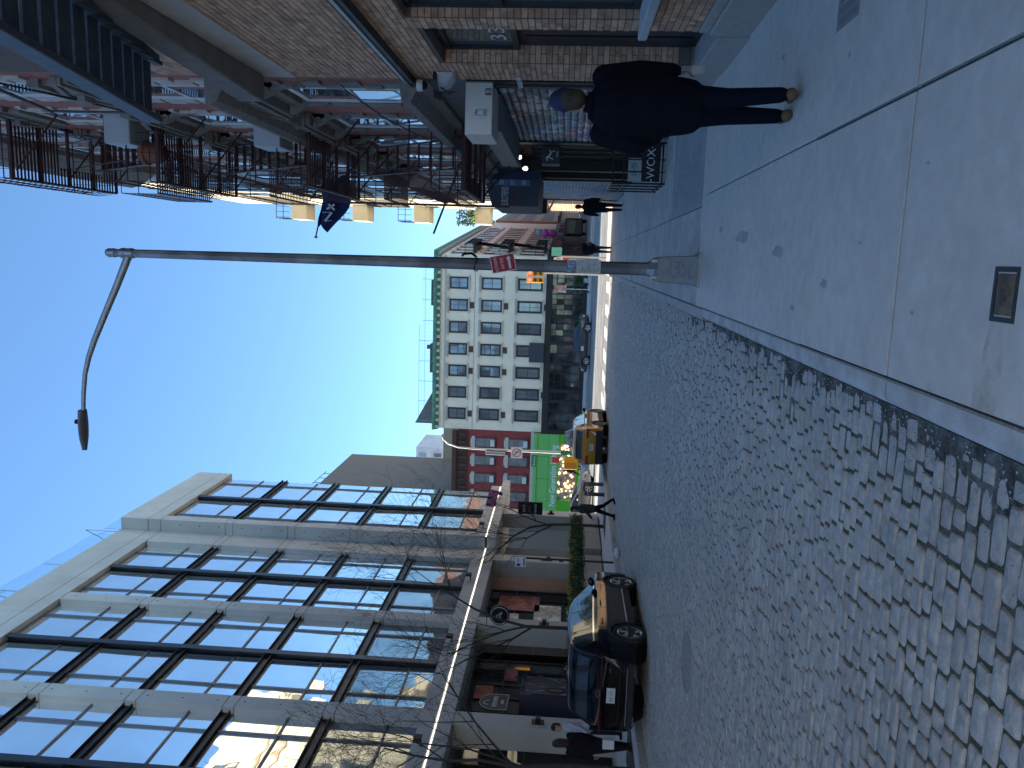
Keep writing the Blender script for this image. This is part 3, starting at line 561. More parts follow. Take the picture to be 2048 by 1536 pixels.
# black shopfront
b = MB(); b.fb(WF, -17.6, .15, 3.0, 3.62, 0, .22); b.fb(WS, 0, 58, 3.0, 3.6, 0, .22); b.build('shop_fascia', M('black shop paint', (.022, .022, .023), .5, var=.15), wh)
for x in (-17.45, -14.3, -13.2, -10.4, -8.3, -5.6, -2.7, -.15): b = MB(); b.fb(WF, x-.15, x+.15, WB, 3.0, 0, .16); b.build('shop_pilaster', MT['black shop paint'], wh)
b = MB(); b.fb(WF, -17.6, .15, WB, WB+.45, 0, .1); b.build('stall_riser', MT['black shop paint'], wh)
for (a, e, n) in ((-17.3, -14.45, 3), (-14.15, -13.35, 1), (-13.05, -10.55, 3), (-10.25, -8.45, 2), (-8.15, -5.75, 4), (-5.45, -2.85, 5), (-2.55, -.3, 3)):
    us = np.linspace(a, e, n+1); zz = (WB+.45, .9, 1.75, 2.5, 3.0) if n > 2 else (WB+.45, 2.3, 3.0)
    fm = MB()
    for u in us: fm.fb(WF, u-.035, u+.035, WB+.45, 3.0, 0, .1)
    for z in zz: fm.fb(WF, a, e, z-.03, z+.03, 0, .09)
    fo = fm.build('shop_window', MT['black shop paint'], wh)
    for u0, u1 in zip(us[:-1], us[1:]):
        for z0, z1 in zip(zz[:-1], zz[1:]): b = MB(); k = rg.gauss(0, .01); b.add([WF.p(u0, z0, .05-k), WF.p(u1, z0, .05+k), WF.p(u1, z1, .05+k), WF.p(u0, z1, .05-k)], [(0, 1, 2, 3)]); b.build('pane', M('shop pane', (.12, .125, .13), .05, .4, var=.5, scale=.8, col2=(.03, .03, .03), cscale=.6), fo, fix=False)
b = MB(); b.fb(WS, .5, 57, WB, 3.0, 0, .03)
b.build('side_shopfront', M('side shop fronts', (.10, .075, .06), .5, var=.6, scale=.5, col2=(.03, .03, .035), cscale=.4, streak=True), wh)
for k in range(8): b = MB(); b.fb(WS, 2+k*6.5, 6.6+k*6.5, 2.3, 2.95, .03, .8); b.build('awning', M('awning %d' % k, ((.05, .05, .06), (.35, .06, .05), (.1, .1, .1), (.2, .25, .25))[k % 4], .7), wh)
b = MB(); b.fb(WF, -10.3, -8.35, 3.62, 5.1, .1, .55); b.build('window_scaffold', M('dark awning', (.05, .055, .065), .6), wh)
# roof: railing, sloping bulkhead
b = MB()
for u in np.arange(-17, .0, .14): b.bar(WF.p(u, 15.0, -.4), WF.p(u, 16.55 if u < -7 else 16.2, -.4), .012)
for z in (15.9, 16.5): b.bar(WF.p(-17, z, -.4), WF.p(-7 if z > 16 else 0, z, -.4), .025)
for u in np.arange(-17, .1, 2.1): b.bar(WF.p(u, 15, -.4), WF.p(u, 16.5 if u < -7 else 16.2, -.4), .05)
b.build('roof_railing', M('pale green railing', (.22, .33, .33), .6), wh)
b = MB(); b.fpoly(WF, [(-17.3, 14.9), (-13.6, 14.9), (-17.3, 16.9)], -1.6, -.6); b.build('roof_bulkhead', M('roof bulkhead', (.16, .16, .15), .8, var=.2), wh)
b = MB(); b.fb(WF, -5, -2.4, 14.9, 15.45, -2.6, -1.2); b.build('roof_hatch', M('roof plant', (.10, .095, .09), .8, var=.2), wh)
b = MB(); b.fb(WF, -12, -9, 14.9, 15.5, -2.6, -1.2); b.fb(WF, -9.6, -9.2, 15.4, 15.95, -2.3, -1.9); b.build('roof_hatch', M('roof plant', (.10, .095, .09), .8, var=.2), wh)
# fire escape and blade sign on the side street front
fe2 = thing('side_fire_escape', 'black fire escape on the side street front of the cream building', 'fire escape', WS.p(5, 3, 0)); b = MB()
for z in (3.9, 7.6, 11.2):
    b.fb(WS, 2.5, 9.5, z, z+.12, 0, 1.0)
    for u in np.arange(2.5, 9.6, .35): b.bar(WS.p(u, z, 1.0), WS.p(u, z+1, 1.0), .03)
    b.bar(WS.p(2.5, z+1, 1), WS.p(9.5, z+1, 1), .05); b.bar(WS.p(2.5, z+.5, 1), WS.p(9.5, z+.5, 1), .03)
    for u in (2.6, 9.4): b.bar(WS.p(u, z+1, 0), WS.p(u, z+1, 1), .05); b.bar(WS.p(u, z-.8, 0), WS.p(u, z, .95), .05)
    if z < 11: b.flat(WS.p(3.5, z, .6), WS.p(8, z+3.6, .6), .35, .06)
b.build('frame', m_black, fe2)
# --- red brick house with green lighting shop
rb = thing('red_brick_house', 'red painted brick house with green shopfront lettered New Generation Lighting', 'building', (-22, 79, WB))
m_red = M('red painted brick', (.30, .055, .05), .8, var=.16, scale=3, bump=.3, bscale=30, col2=(.24, .05, .05), cscale=.8, thr=(.4, .7))
m_redc = M('brown cornice', (.085, .045, .035), .7, var=.2)
b = MB(); b.box(-27.2, -17.62, 79.03, 92, WB, 12.2); b.build('wall', m_red, rb)
for z0, z1 in ((8.35, 10.45), (4.95, 6.95)):
    for k, x in enumerate((-18.95, -20.85, -22.75, -24.65, -26.4)):
        o = window(WF, x, z0, z1, 1.02, rb, M('bronze frame', (.09, .075, .06), .5), M('grey pane', (.22, .24, .25), .06, .35, var=.3, scale=1), .04, .07, False)
        b = MB(); b.fpoly(WF, [(x-.66, z1), (x+.66, z1), (x+.66, z1+.3), (x+.3, z1+.46), (x-.3, z1+.46), (x-.66, z1+.3)], 0, .1); b.build('lintel', m_stone, o)
        b = MB(); b.fb(WF, x-.6, x+.6, z0-.14, z0, 0, .14); b.build('sill', m_redc, o)
        if (k, z0) in ((0, 4.95), (0, 8.35), (2, 8.35), (2, 4.95), (1, 8.35)): b = MB(); b.fb(WF, x-.3, x+.34, z0+.02, z0+.45, .05, .5); b.build('air_conditioner', M('white appliance', (.62, .62, .60), .5, var=.1), o, bevel=.02)
b = MB(); b.prof(WF, [(0, 11.2), (.2, 11.2), (.25, 12.1), (.6, 12.35), (.65, 12.75), (0, 12.8)], -27.2, -17.7); 
u = -27
while u < -17.8: b.fb(WF, u, u+.2, 11.35, 12.1, .2, .5); u += .8
b.build('cornice', m_redc, rb)
m_green = M('green panel', (.17, .52, .13), .45, var=.04); m_green2 = M('bright green panel', (.10, .46, .02), .45, var=.04)
b = MB(); b.fb(WF, -27.2, -17.62, 4.3, 4.62, 0, .3); b.build('stone_ledge', m_stone, rb)
b = MB(); b.fb(WF, -27.2, -17.7, 3.95, 4.3, 0, .55); b.build('fascia_top', m_green, rb)
for x0 in np.arange(-27.2, -17.9, 2.375):
    for z0, z1 in ((1.7, 2.72), (2.74, 3.94)): b = MB(); b.fb(WF, float(x0)+.015, float(x0)+2.36, z0, z1, 0, .42 if z0 < 2 else .38); b.build('fascia_panel', m_green, rb, bevel=.01)
text('lettering', 'New Generation Lighting', .86, WF, -25.35, 1.95, .43, M('white letter', (.8, .8, .78), .5, var=0, ), rb, .03, 'LEFT', .74, 0, .012)
for x0, x1 in ((-27.2, -24.7), (-18.7, -17.7)): b = MB(); b.fb(WF, x0, x1, WB, 1.7, 0, .3); b.build('green_pier', m_green2, rb, bevel=.02)
b = MB(); b.fb(WF, -26.9, -26.0, .6, 1.5, .3, .33); b.build('shop_notice', m_black, rb)
b = MB(); b.fb(WF, -24.7, -18.7, WB, 1.7, -.02, .02); b.build('shop_back_wall', M('shop back wall', (.30, .22, .15), .8, var=.5, scale=2), rb)
b = MB(); b.fb(WF, -24.7, -18.7, WB, WB+.35, -.1, .2); b.build('stall_riser', m_green2, rb)
rl = random.Random(4)
for i in range(110):
    x, z = rl.uniform(-24.5, -18.9), rl.uniform(.0, 1.62); s = rl.uniform(.05, .14); b = MB(); b.lathe([(s*.3, s*.9), (s, s*.2), (s*.8, -s*.4), (s*.2, -s*.7)], WF.p(x, z, rl.uniform(.06, .16)), 8)
    c = rl.choice(((1, .72, .35), (1, .85, .6), (1, .55, .2), (.25, .12, .1), (.7, .7, .75), (.5, .2, .15)))
    b.build('shop_lamp', M('lamp %s' % (c,), c, .4, var=.1, emit=4 if c[0] == 1 else 0), rb)
b = MB(); b.fb(WF, -24.7, -18.7, WB+.35, 1.7, .33, .34); b.build('shop_pane', m_clear, rb)
# --- taller plain blocks behind
gb = thing('grey_block', 'tall taupe block with blank wall behind the red brick house', 'building', (-35, 90, WB))
m_taupe = M('taupe render', (.17, .135, .115), .9, var=.06, scale=.6)
b = MB(); b.box(-80, -26.9, 79.5, 102, WB, 29.8); b.box(-80, -27.3, 79.5, 88, 29.8, 32.4); b.build('wall', m_taupe, gb)
b = MB()
for y in (90, 92, 94): b.bar((-27.5, y, 29.8), (-27.5, y, 31.2), .06)
b.bar((-27.5, 89, 31.2), (-27.5, 95, 31.2), .06); b.build('roof_railing', m_dframe, gb)
b = MB(); b.box(-80, -26.8, 79.3, 79.6, WB, 29.0); b.build('street_front', M('taupe brick', (.2, .16, .13), .85, var=.1), gb)
bb = thing('beige_block', 'beige block showing above the red brick house', 'building', (-24, 110, WB))
b = MB(); b.box(-30.5, -20, 104, 118, WB, 17.6); b.build('wall', M('beige brick', (.42, .36, .27), .85, var=.12), bb)
for x in (-29.3, -27.3, -25): b = MB(); b.box(x, x+1.1, 103.9, 104.02, 14.6, 16.2); b.build('window', m_wglass, bb)
wt = thing('far_tower', 'pale far tower behind the beige block roof', 'building', (-33, 160, WB)); b = MB(); b.box(-47, -40, 160, 172, WB, 32); b.box(-46, -44, 160, 166, 32, 34); b.build('wall', M('pale tower', (.5, .52, .55), .8, var=.2, scale=.4), wt)
for z in np.arange(17, 31, 3.2):
    for x in np.arange(-46.5, -40.5, 1.5): b = MB(); b.box(float(x), float(x)+.8, 159.9, 160.02, float(z), float(z)+1.6); b.build('window', m_wglass, wt)
# far right houses along the side street
E2 = Fr(WS.p(58, 0, 0), WS.a, WS.n)
hs = thing('brick_terrace', 'orange brick terrace further down the side street', 'building', E2.p(10, WB, 0)); b = MB(); b.fb(E2, .05, 40, WB, 14.2, -12, .4); b.build('wall', M('orange brick', (.36, .19, .12), .85, var=.2, scale=.8), hs)
for r_ in (4.5, 8, 11.2):
    for k in range(9): b = MB(); b.fb(E2, 2+k*4.2, 3.4+k*4.2, r_, r_+2, .38, .44); b.build('window', m_dframe, hs)
b = MB(); b.fb(E2, .1, 40, 3.2, 3.5, .4, 1.4); b.build('awning', m_redc, hs)
fr = thing('pale_terrace', 'pale lilac houses closing the far end of the side street', 'building', (22, 200, WB)); b = MB(); b.box(8.5, 60, 196, 210, WB, 17); b.build('wall', M('pale lilac render', (.5, .46, .5), .85, var=.15, scale=.3), fr)
for z in (4, 7.5, 11, 14):
    for x in np.arange(9.5, 40, 2.6): b = MB(); b.box(float(x), float(x)+1.2, 195.9, 196.02, z, z+1.9); b.build('window', m_wglass, fr)
os_ = thing('opposite_terrace', 'red brick house on the far side street corner', 'building', (16, 95, WB)); b = MB(); b.hexa([(9.5, 80, WB), (30, 80, WB), (36, 140, WB), (15.5, 140, WB), (9.5, 80, 15), (30, 80, 15), (36, 140, 15), (15.5, 140, 15)]); b.build('wall', M('opposite brick', (.24, .13, .10), .85, var=.2), os_)
for z in (4, 7.5, 11):
    for y in np.arange(82, 138, 3.2): u = 9.5+(float(y)-80)*.1; b = MB(); b.hexa([(u-.03, float(y), z), (u+.2, float(y), z), (u+.3, float(y)+1.3, z), (u+.1, float(y)+1.3, z), (u-.03, float(y), z+1.9), (u+.2, float(y), z+1.9), (u+.3, float(y)+1.3, z+1.9), (u+.1, float(y)+1.3, z+1.9)]); b.build('window', m_wglass, os_)
b = MB(); b.box(9.0, 9.6, 80, 84, 3, 3.6); b.build('awning', M('red awning', (.5, .06, .04), .7), os_)

# added behind the camera: cream row for warm bounce, dark block for darker reflections
bh = thing('cream_bounce_row', 'unseen cream row added behind the viewpoint to bounce warm light', 'building', (5, -20, 0)); BH = Fr((2.6, 0, 0), (0, 1, 0), (-1, 0, 0)); b = MB(); b.fb(BH, -46, -1.2, -.5, 15, -9, 0); b.build('wall', M('cream brick', (.62, .56, .45), .85, var=.1), bh)
for z0 in (4.5, 8, 11.5):
    for u in np.arange(-44, -3, 3.4): window(BH, float(u), z0, z0+1.8, 1.1, bh, m_dframe, m_wglass, .0, .1, False, sill=m_stone)
dw = thing('dark_reflection_block', 'unseen dark block added behind the viewpoint to darken car reflections', 'building', (-30, -40, 0)); b = MB(); b.box(-70, -17, -60, -27, -.5, 17); b.build('wall', M('dark reflection brick', (.12, .07, .055), .85, var=.15), dw)
DF = Fr((0, -27, 0), (-1, 0, 0), (0, 1, 0))
for z0 in (3, 7, 11):
    for u in np.arange(19, 66, 3.6): window(DF, float(u), z0, z0+2, 1.4, dw, m_dframe, m_wglass, .0, .1, False)

ab = thing('avenue_shade_block', 'unseen tall block added beyond the hotel to shade the far avenue', 'building', (-70, 68, ZA)); b = MB(); b.box(-95, -48, 65, 78, ZA, 42); b.build('wall', M('shade block brick', (.25, .15, .11), .85, var=.12), ab)  # added out of view to keep the far half of the avenue in shade
AF = Fr((0, 65, 0), (1, 0, 0), (0, -1, 0))
for z0 in np.arange(4, 38, 4.2):
    for u in np.arange(-92, -50, 4.2): window(AF, float(u), float(z0), float(z0)+2, 1.5, ab, m_dframe, m_wglass, .0, .1, False)
# ================================================================== right-hand row
RF_ = Fr((2.3, 0, 0), (0, 1, 0), (-1, 0, 0)); RT = Fr((2.3, 0, 0), (0, -1, 0), (-1, 0, 0))
# --- tan brick building at the right margin
tb = thing('tan_brick_building', 'tan brick building with deep dark openings at the right margin', 'building', (4, 8, gz(8)))
m_tan = M('tan brick', (.58, .36, .235), .85, var=.14, scale=40, bump=.35, bscale=120, island=.24, col2=(.44, .25, .16), cscale=9, thr=(.5, .62))
m_mort = M('mortar', (.16, .12, .10), .95, var=.2, scale=30, bump=.4, bscale=90)
m_plin = M('granite plinth', (.36, .35, .34), .7, var=.12, scale=10, bump=.15, bscale=60)
m_win = M('navy window frame', (.02, .024, .035), .4, .3, var=.1)
A0, A1, B0, B1, E1 = 5.2, 8.07, 8.41, 9.85, 10.68
b = MB()
for (u0, u1, z0, z1) in ((0, A0, .4, 12), (A0, A1, .4, 1.0), (A0, A1, 3.3, 12), (A1, B0, .4, 12), (B0, B1, 3.2, 12), (B1, E1, .4, 12)): b.fb(RF_, u0, u1, z0, z1, -.32, -.009)
b.build('wall', m_mort, tb)
b = MB(); b.box(2.62, 9, 0, E1, -.3, 12); b.build('wall_core', m_black, tb)
b = MB(); b.fb(RF_, -8, B0-.02, -.3, .30, -.3, .05); b.fb(RF_, B1+.02, E1, -.3, .30, -.3, .05); b.fb(RF_, -8, B0-.02, .30, .40, -.3, .02); b.fb(RF_, B1+.02, E1, .30, .40, -.3, .02); b.fb(RF_, B0-.02, B1+.02, -.3, .22, -.3, .08); b.build('plinth', m_plin, tb, bevel=.01)
UB = MB().box(-.5, .5, -.5, .5, -.5, .5); bm_ = bmesh.new(); t_ = UB.mesh('brick'); bm_.from_mesh(t_); bmesh.ops.recalc_face_normals(bm_, faces=bm_.faces); bmesh.ops.bevel(bm_, geom=[e for e in bm_.edges], offset=.035, segments=1, affect='EDGES'); bm_.to_mesh(t_); bm_.free(); t_.materials.append(m_tan)
UV_ = np.array([v.co[:] for v in t_.vertices]); UFc = [tuple(p.vertices) for p in t_.polygons]
bricks = []; rg2 = random.Random(31)
def lay(F, spans, zmax, z0=.405, first=0):
    c = 0; z = z0; H, Lb = .0677, .2135
    while z + H <= zmax:
        for (u0, u1) in spans(z, z+H):
            u = u0 - (Lb/2 if c % 2 else 0)
            while u < u1-.02:
                a, e = max(u, u0), min(u+Lb, u1)
                if e-a > .03: bricks.append((F, (a+e)/2, z+H/2, e-a-.009, H-.009, rg2.uniform(-.002, .002)))
                u += Lb
        z += H; c += 1
def front(z, z1):
    s = []
    for u0, u1, a, e in ((6.2, A1, .4, 1.0), (6.2, A1, 3.3, 3.7), (A1, B0, .4, 3.7), (B0, B1, 3.2, 3.7), (B1, E1, .4, 3.7), (6.2, E1, 3.92, 9)):
        if z >= a-1e-6 and z1 <= e+.03: s.append((u0, u1))
    return s
lay(RF_, front, 7.2)
JB = Fr((2.3, B1-.009, 0), (1, 0, 0), (0, -1, 0)); JA = Fr((2.3, A1-.009, 0), (1, 0, 0), (0, -1, 0))
lay(JB, lambda z, z1: [(.012, .30)], 3.2); lay(JA, lambda z, z1: [(.012, .2)] if z > 1.0 else [], 3.3)
b = MB(); b.box(2.31, 2.62, B1-.004, B1+.01, .25, 3.2); b.build('jamb', m_mort, tb); b = MB(); b.box(2.31, 2.62, A1-.004, A1+.01, 1.0, 3.3); b.build('jamb', m_mort, tb)
def bk_mat(q):
    F, u, z, w, h, jt = q; c = F.p(u, z, -.012+jt); a, n = F.a, F.n
    return Matrix(((a.x*w, n.x*.03, 0, c[0]), (a.y*w, n.y*.03, 0, c[1]), (0, 0, h, c[2]), (0, 0, 0, 1)))
bricks.sort(key=lambda q: sum((x-y)**2 for x, y in zip(q[0].p(q[1], q[2]), (0, 0, 1.6))) + (60 if q[1] < 7.45 and q[0] is RF_ else 0))
for q in bricks[:300]:
    o = bpy.data.objects.new('brick', t_); COL.objects.link(o); o.parent = tb; o.matrix_parent_inverse = WM[tb.name].inverted(); o.matrix_basis = bk_mat(q)
V = []; Fc = []; k0 = 0
for q in bricks[300:]:
    m = np.array(bk_mat(q)); V.append(UV_ @ m[:3, :3].T + m[:3, 3]); Fc += [tuple(i+k0 for i in f) for f in UFc]; k0 += len(UV_)
me = bpy.data.meshes.new('bricks'); me.from_pydata([tuple(v) for v in np.concatenate(V)], [], Fc); me.update(); tag(link('bricks', me, m_tan, tb), 'remaining tan bricks of the wall', kind='stuff')
# window A with projecting sill, door recess B with numbered window above
b = MB(); b.fb(RF_, 4.9, 8.16, .93, 1.02, -.3, .16); b.build('window_sill', M('pale sill stone', (.46, .46, .46), .7, var=.1), tb, bevel=.012)
def framed(u0, u1, z0, z1, d, glass, t=.07):
    b = MB(); b.fb(RF_, u0, u0+t, z0, z1, d-.05, d+.04); b.fb(RF_, u1-t, u1, z0, z1, d-.05, d+.04); b.fb(RF_, u0+t, u1-t, z0, z0+t, d-.05, d+.04); b.fb(RF_, u0+t, u1-t, z1-t, z1, d-.05, d+.04); o = b.build('window', m_win, tb)
    b = MB(); b.add([RF_.p(u0+t, z0+t, d), RF_.p(u1-t, z0+t, d), RF_.p(u1-t, z1-t, d), RF_.p(u0+t, z1-t, d)], [(0, 1, 2, 3)]); b.build('pane', glass, o, fix=False); return o
m_tg = M('green tinted glass', (.20, .25, .24), .04, .55, var=0)
framed(5.2, 6.6, 1.02, 2.4, -.14, m_tg); framed(6.6, 8.05, 1.02, 2.4, -.14, m_tg); framed(6.6, 8.05, 2.4, 3.3, -.14, m_tg); framed(5.2, 6.6, 2.4, 3.3, -.14, m_tg)
w330 = framed(8.43, 9.83, 2.28, 3.18, -.2, m_tg)
text('house_number', '330', .26, RT, -9.55, 2.42, -.19, M('number outline white', (.6, .6, .6), .5, var=0), w330, .002, 'LEFT', 2.2)
b = MB(); b.fb(RF_, 8.43, 9.83, .22, 2.28, -.3, -.22)
for u in (8.5, 8.95, 9.4): b.fb(RF_, u, u+.38, .3, 2.2, -.22, -.2)
b.build('door', m_win, tb)
# steel band, upper ledge
b = MB(); b.prof(RF_, [(-.2, 3.70), (.10, 3.70), (.10, 3.76), (-.005, 3.78), (-.005, 3.92), (-.2, 3.92)], -8, E1); b.build('steel_band', M('dark steel band', (.05, .048, .045), .6, .3, var=.2), tb)
b = MB(); b.fb(RF_, -8, E1, 3.76, 3.80, -.1, .115); b.build('band_flashing', M('zinc flashing', (.33, .33, .33), .5, .6, var=.15), tb)
b = MB(); b.hexa([(2.3, 4.5, 5.72), (2.3, 10.62, 5.72), (1.96, 10.62, 5.72), (2.26, 4.5, 5.72), (2.3, 4.5, 6.06), (2.3, 10.62, 6.06), (1.96, 10.62, 6.06), (2.26, 4.5, 6.06)]); b.build('ledge', M('weathered ledge stone', (.19, .17, .155), .85, var=.2, scale=4), tb, bevel=.02)
b = MB(); b.fb(RF_, 4, 10.66, 5.3, 5.72, -.004, .012); b.build('ledge_frieze', M('pale frieze render', (.45, .43, .40), .85, var=.12, scale=3), tb)
# --- dark iron stair hanging overhead
st = thing('iron_stair', 'dark iron fire stair with open treads hanging overhead at the right margin', 'stair', (1.8, 7, 6))
m_iron = M('painted iron', (.075, .085, .105), .6, .3, var=.25, scale=8, bump=.2, bscale=50)
def sp(t, x): return (x, 4.6+4.5*t, 5.42+1.02*t)
for x in (1.46, 2.14):
    b = MB(); a, e = sp(-.25, x), sp(1.0, x); w = .035
    b.hexa([(a[0]-w, a[1], a[2]-.09), (a[0]+w, a[1], a[2]-.09), (e[0]+w, e[1], e[2]-.09), (e[0]-w, e[1], e[2]-.09), (a[0]-w, a[1], a[2]+.12), (a[0]+w, a[1], a[2]+.12), (e[0]+w, e[1], e[2]+.12), (e[0]-w, e[1], e[2]+.12)]); b.build('stringer', m_iron, st, bevel=.008)
for i in range(17):
    t = -.2 + i*.0715; b = MB()
    for k in range(4): a = sp(t+k*.0145, 1.5); b.box(1.5, 2.10, a[1]-.022, a[1]+.022, a[2]+.02, a[2]+.045)
    b.build('tread', m_iron, st)
    b = MB(); a = sp(t, 2.1); b.box(2.06, 2.10, a[1]-.03, a[1]+.26, a[2]-.06, a[2]+.02); b.build('tread_bracket', m_iron, st)
b = MB(); b.tube([sp(.0, 1.46), (1.46, 4.6, 6.5)], .015, 6); b.tube([sp(.9, 1.46), (1.46, 8.65, 7.4)], .015, 6); b.tube([(1.46, 4.2, 6.4), (1.46, 8.7, 7.4)], .018, 6); b.build('handrail', m_iron, st)
# --- camera dome and hood lamp at the corner of the tan wall
cm = thing('security_camera', 'small white dome camera on the corner of the tan wall', 'camera', (2.2, 10.62, 3.6)); m_wp = M('white plastic', (.62, .62, .62), .35, var=.05)
b = MB(); b.lathe([(.075, .05), (.08, 0), (.07, -.03)], (2.2, 10.6, 3.62), 16); b.build('housing', m_wp, cm, smooth=40); b = MB(); b.lathe([(.06, -.028), (.055, -.06), (.03, -.085), (.004, -.09)], (2.2, 10.6, 3.62), 16); b.build('dome', M('dark dome', (.02, .02, .025), .08, .2), cm, smooth=60)
hl = thing('hood_lamp', 'half round hooded wall lamp on the end of the tan wall', 'lamp', (2.15, 10.55, 3.2))
b = MB(); P = []
for i in range(9):
    a = math.pi*i/8 - math.pi/2; P.append([(2.29 - .2*math.cos(f)*math.cos(a), 10.45+.2*math.sin(a), 3.36 - .22*math.sin(f)) for f in np.linspace(0, math.pi/2, 7)])
b.grid(P); o = b.build('glass', M('lamp glass', (.42, .45, .5), .15, 0, var=.05), hl, smooth=60)
b = MB(); b.lathe([(.215, .0), (.215, .05)], (2.2, 10.45, 3.35), 20); b.build('hood', m_win, hl); b = MB(); b.box(2.08, 2.095, 10.44, 10.46, 3.15, 3.36); b.tube([(2.11, 10.45-.17, 3.3), (2.06, 10.45, 3.2), (2.11, 10.45+.17, 3.3)], .012, 5); b.build('cage', m_win, hl)
# ------------------------------------------------------------------ red brick tenement
te = thing('red_tenement', 'red brick tenement with white quoins and carved grey window hoods', 'building', (4, 16, gz(16)))
TF = Fr((2.35, 0, 0), (0, 1, 0), (-1, 0, 0)); T0, T1 = 10.72, 23.2
def brickmat(name, c1, c2, cm_, sc=1.0):
    m = bpy.data.materials.new(name); m.use_nodes = True; N = m.node_tree.nodes; L = m.node_tree.links; bs = N['Principled BSDF']; bs.inputs['Roughness'].default_value = .85
    g = N.new('ShaderNodeNewGeometry'); sx = N.new('ShaderNodeSeparateXYZ'); L.new(g.outputs['Position'], sx.inputs[0]); ad = N.new('ShaderNodeMath'); L.new(sx.outputs[0], ad.inputs[0]); L.new(sx.outputs[1], ad.inputs[1])
    cb = N.new('ShaderNodeCombineXYZ'); L.new(ad.outputs[0], cb.inputs[0]); L.new(sx.outputs[2], cb.inputs[1])
    br = N.new('ShaderNodeTexBrick'); L.new(cb.outputs[0], br.inputs[0]); br.inputs['Scale'].default_value = 1; br.inputs['Brick Width'].default_value = .21*sc; br.inputs['Row Height'].default_value = .068*sc; br.inputs['Mortar Size'].default_value = .006*sc
    br.inputs['Color1'].default_value = (*c1, 1); br.inputs['Color2'].default_value = (*c2, 1); br.inputs['Mortar'].default_value = (*cm_, 1)
    n = N.new('ShaderNodeTexNoise'); n.inputs['Scale'].default_value = 1.7; n.inputs['Detail'].default_value = 5; L.new(g.outputs['Position'], n.inputs[0]); mr = N.new('ShaderNodeMapRange'); L.new(n.outputs[0], mr.inputs[0]); mr.inputs[1].default_value = .3; mr.inputs[2].default_value = .7; mr.inputs[3].default_value = .75; mr.inputs[4].default_value = 1.2
    mx = N.new('ShaderNodeMix'); mx.data_type = 'RGBA'; mx.blend_type = 'MULTIPLY'; mx.inputs[0].default_value = 1; L.new(br.outputs[0], mx.inputs[6]); L.new(mr.outputs[0], mx.inputs[7]); L.new(mx.outputs[2], bs.inputs['Base Color'])
    bp = N.new('ShaderNodeBump'); bp.inputs['Strength'].default_value = .5; bp.inputs['Distance'].default_value = .008; bp.invert = True; L.new(br.outputs['Fac'], bp.inputs['Height']); L.new(bp.outputs[0], bs.inputs['Normal']); return m
m_rbk = brickmat('tenement brick', (.42, .13, .10), (.34, .10, .08), (.30, .22, .19)); m_grey = M('carved grey stone', (.22, .205, .19), .8, var=.22, scale=8, bump=.4, bscale=30)
m_quo = M('whitewashed quoin', (.56, .50, .45), .85, var=.2, scale=7, bump=.3, bscale=40); m_wfr = M('white window frame', (.66, .68, .70), .45, var=.08)
b = MB(); b.fb(TF, T0, T1, 3.7, 14.6, -10, 0); b.fb(TF, T0, T1, -.4, 3.7, -10, -.35); b.build('wall', m_rbk, te)
FZ = [(4.05, 5.75), (6.75, 8.45), (9.5, 11.2), (12.1, 13.7)]
WU = [11.95, 14.35, 16.75, 19.15, 21.55]
for fi, (z0, z1) in enumerate(FZ):
    for u in WU:
        full = fi == 0 or (fi == 1 and u > 13); pj = .26 if full else .13
        o = window(TF, u, z0, z1, 1.02, te, m_wfr, M('tenement pane', (.16, .18, .20), .05, .4, var=0), .0, .085, False)
        for s in (-1, 1):                    # quoins up the jambs, each block proud of the brick
            b = MB(); z = z0-.05; k = 0
            while z < z1+.05:
                w = .2 if k % 2 else .34; b.fb(TF, u+s*.53, u+s*(.53+w), z+.006, min(z+.27, z1+.06), -.02, .035+.012*(k % 2)); z += .285; k += 1
            b.build('quoin', m_quo if fi else m_grey, o)
        b = MB(); b.fb(TF, u-.68, u+.68, z0-.2, z0-.02, 0, .12); b.fb(TF, u-.6, u+.6, z0-.32, z0-.2, 0, .07); b.build('sill', m_grey, o)
        # hood: bracketed pediment
        b = MB(); zt = z1+.1; b.fb(TF, u-.7, u+.7, zt, zt+.22, 0, .08); b.fb(TF, u-.82, u+.82, zt+.22, zt+.30, 0, pj-.04); b.fb(TF, u-.86, u+.86, zt+.30, zt+.36, 0, pj)
        for (p, q) in (((-.86, .36), (0, .72)), ((.86, .36), (0, .72))):
            b.fpoly(TF, [(u+p[0], zt+p[1]), (u, zt+.70), (u, zt+.80), (u+p[0]*1.02, zt+p[1]+.10)], 0, pj)
        b.fpoly(TF, [(u-.8, zt+.36), (u+.8, zt+.36), (u, zt+.70)], 0, .1); 
        b.fpoly(TF, [(u-.14+.0, zt+.40), (u+.14, zt+.40), (u+.08, zt+.56), (u-.08, zt+.56)], .1, .2); b.build('hood', m_grey, o, bevel=.008)
        for s in ((-1, 1) if full else ()):  # scrolled console
            b = MB(); pts = []
            for t in np.linspace(0, 1, 14): pts.append((.03+.17*(t**1.6) + .02*math.sin(t*9), zt-.42+.62*t))
            b.prof(TF, [(0, zt-.42)] + pts + [(0, zt+.2)], u+s*.62-.08, u+s*.62+.08)
            for k_, (rr, dd, zz) in enumerate(((.085, .13, zt+.1), (.05, .06, zt-.34))):
                b.tube([TF.p(u+s*.62+.095*s, zz+rr*math.sin(t)*(1-t/9.5), dd+rr*math.cos(t)*(1-t/9.5)) for t in np.linspace(0, 8.4, 16)], .016, 4)
            b.build('console', m_grey, o)
for z0, u in ((6.75, 14.35), (9.5, 14.35)):
    b = MB(); b.fb(TF, u-.34, u+.34, z0+.02, z0+.5, -.05, .52); b.build('air_conditioner', M('pale grey appliance', (.40, .42, .44), .5, var=.06), te, bevel=.015)
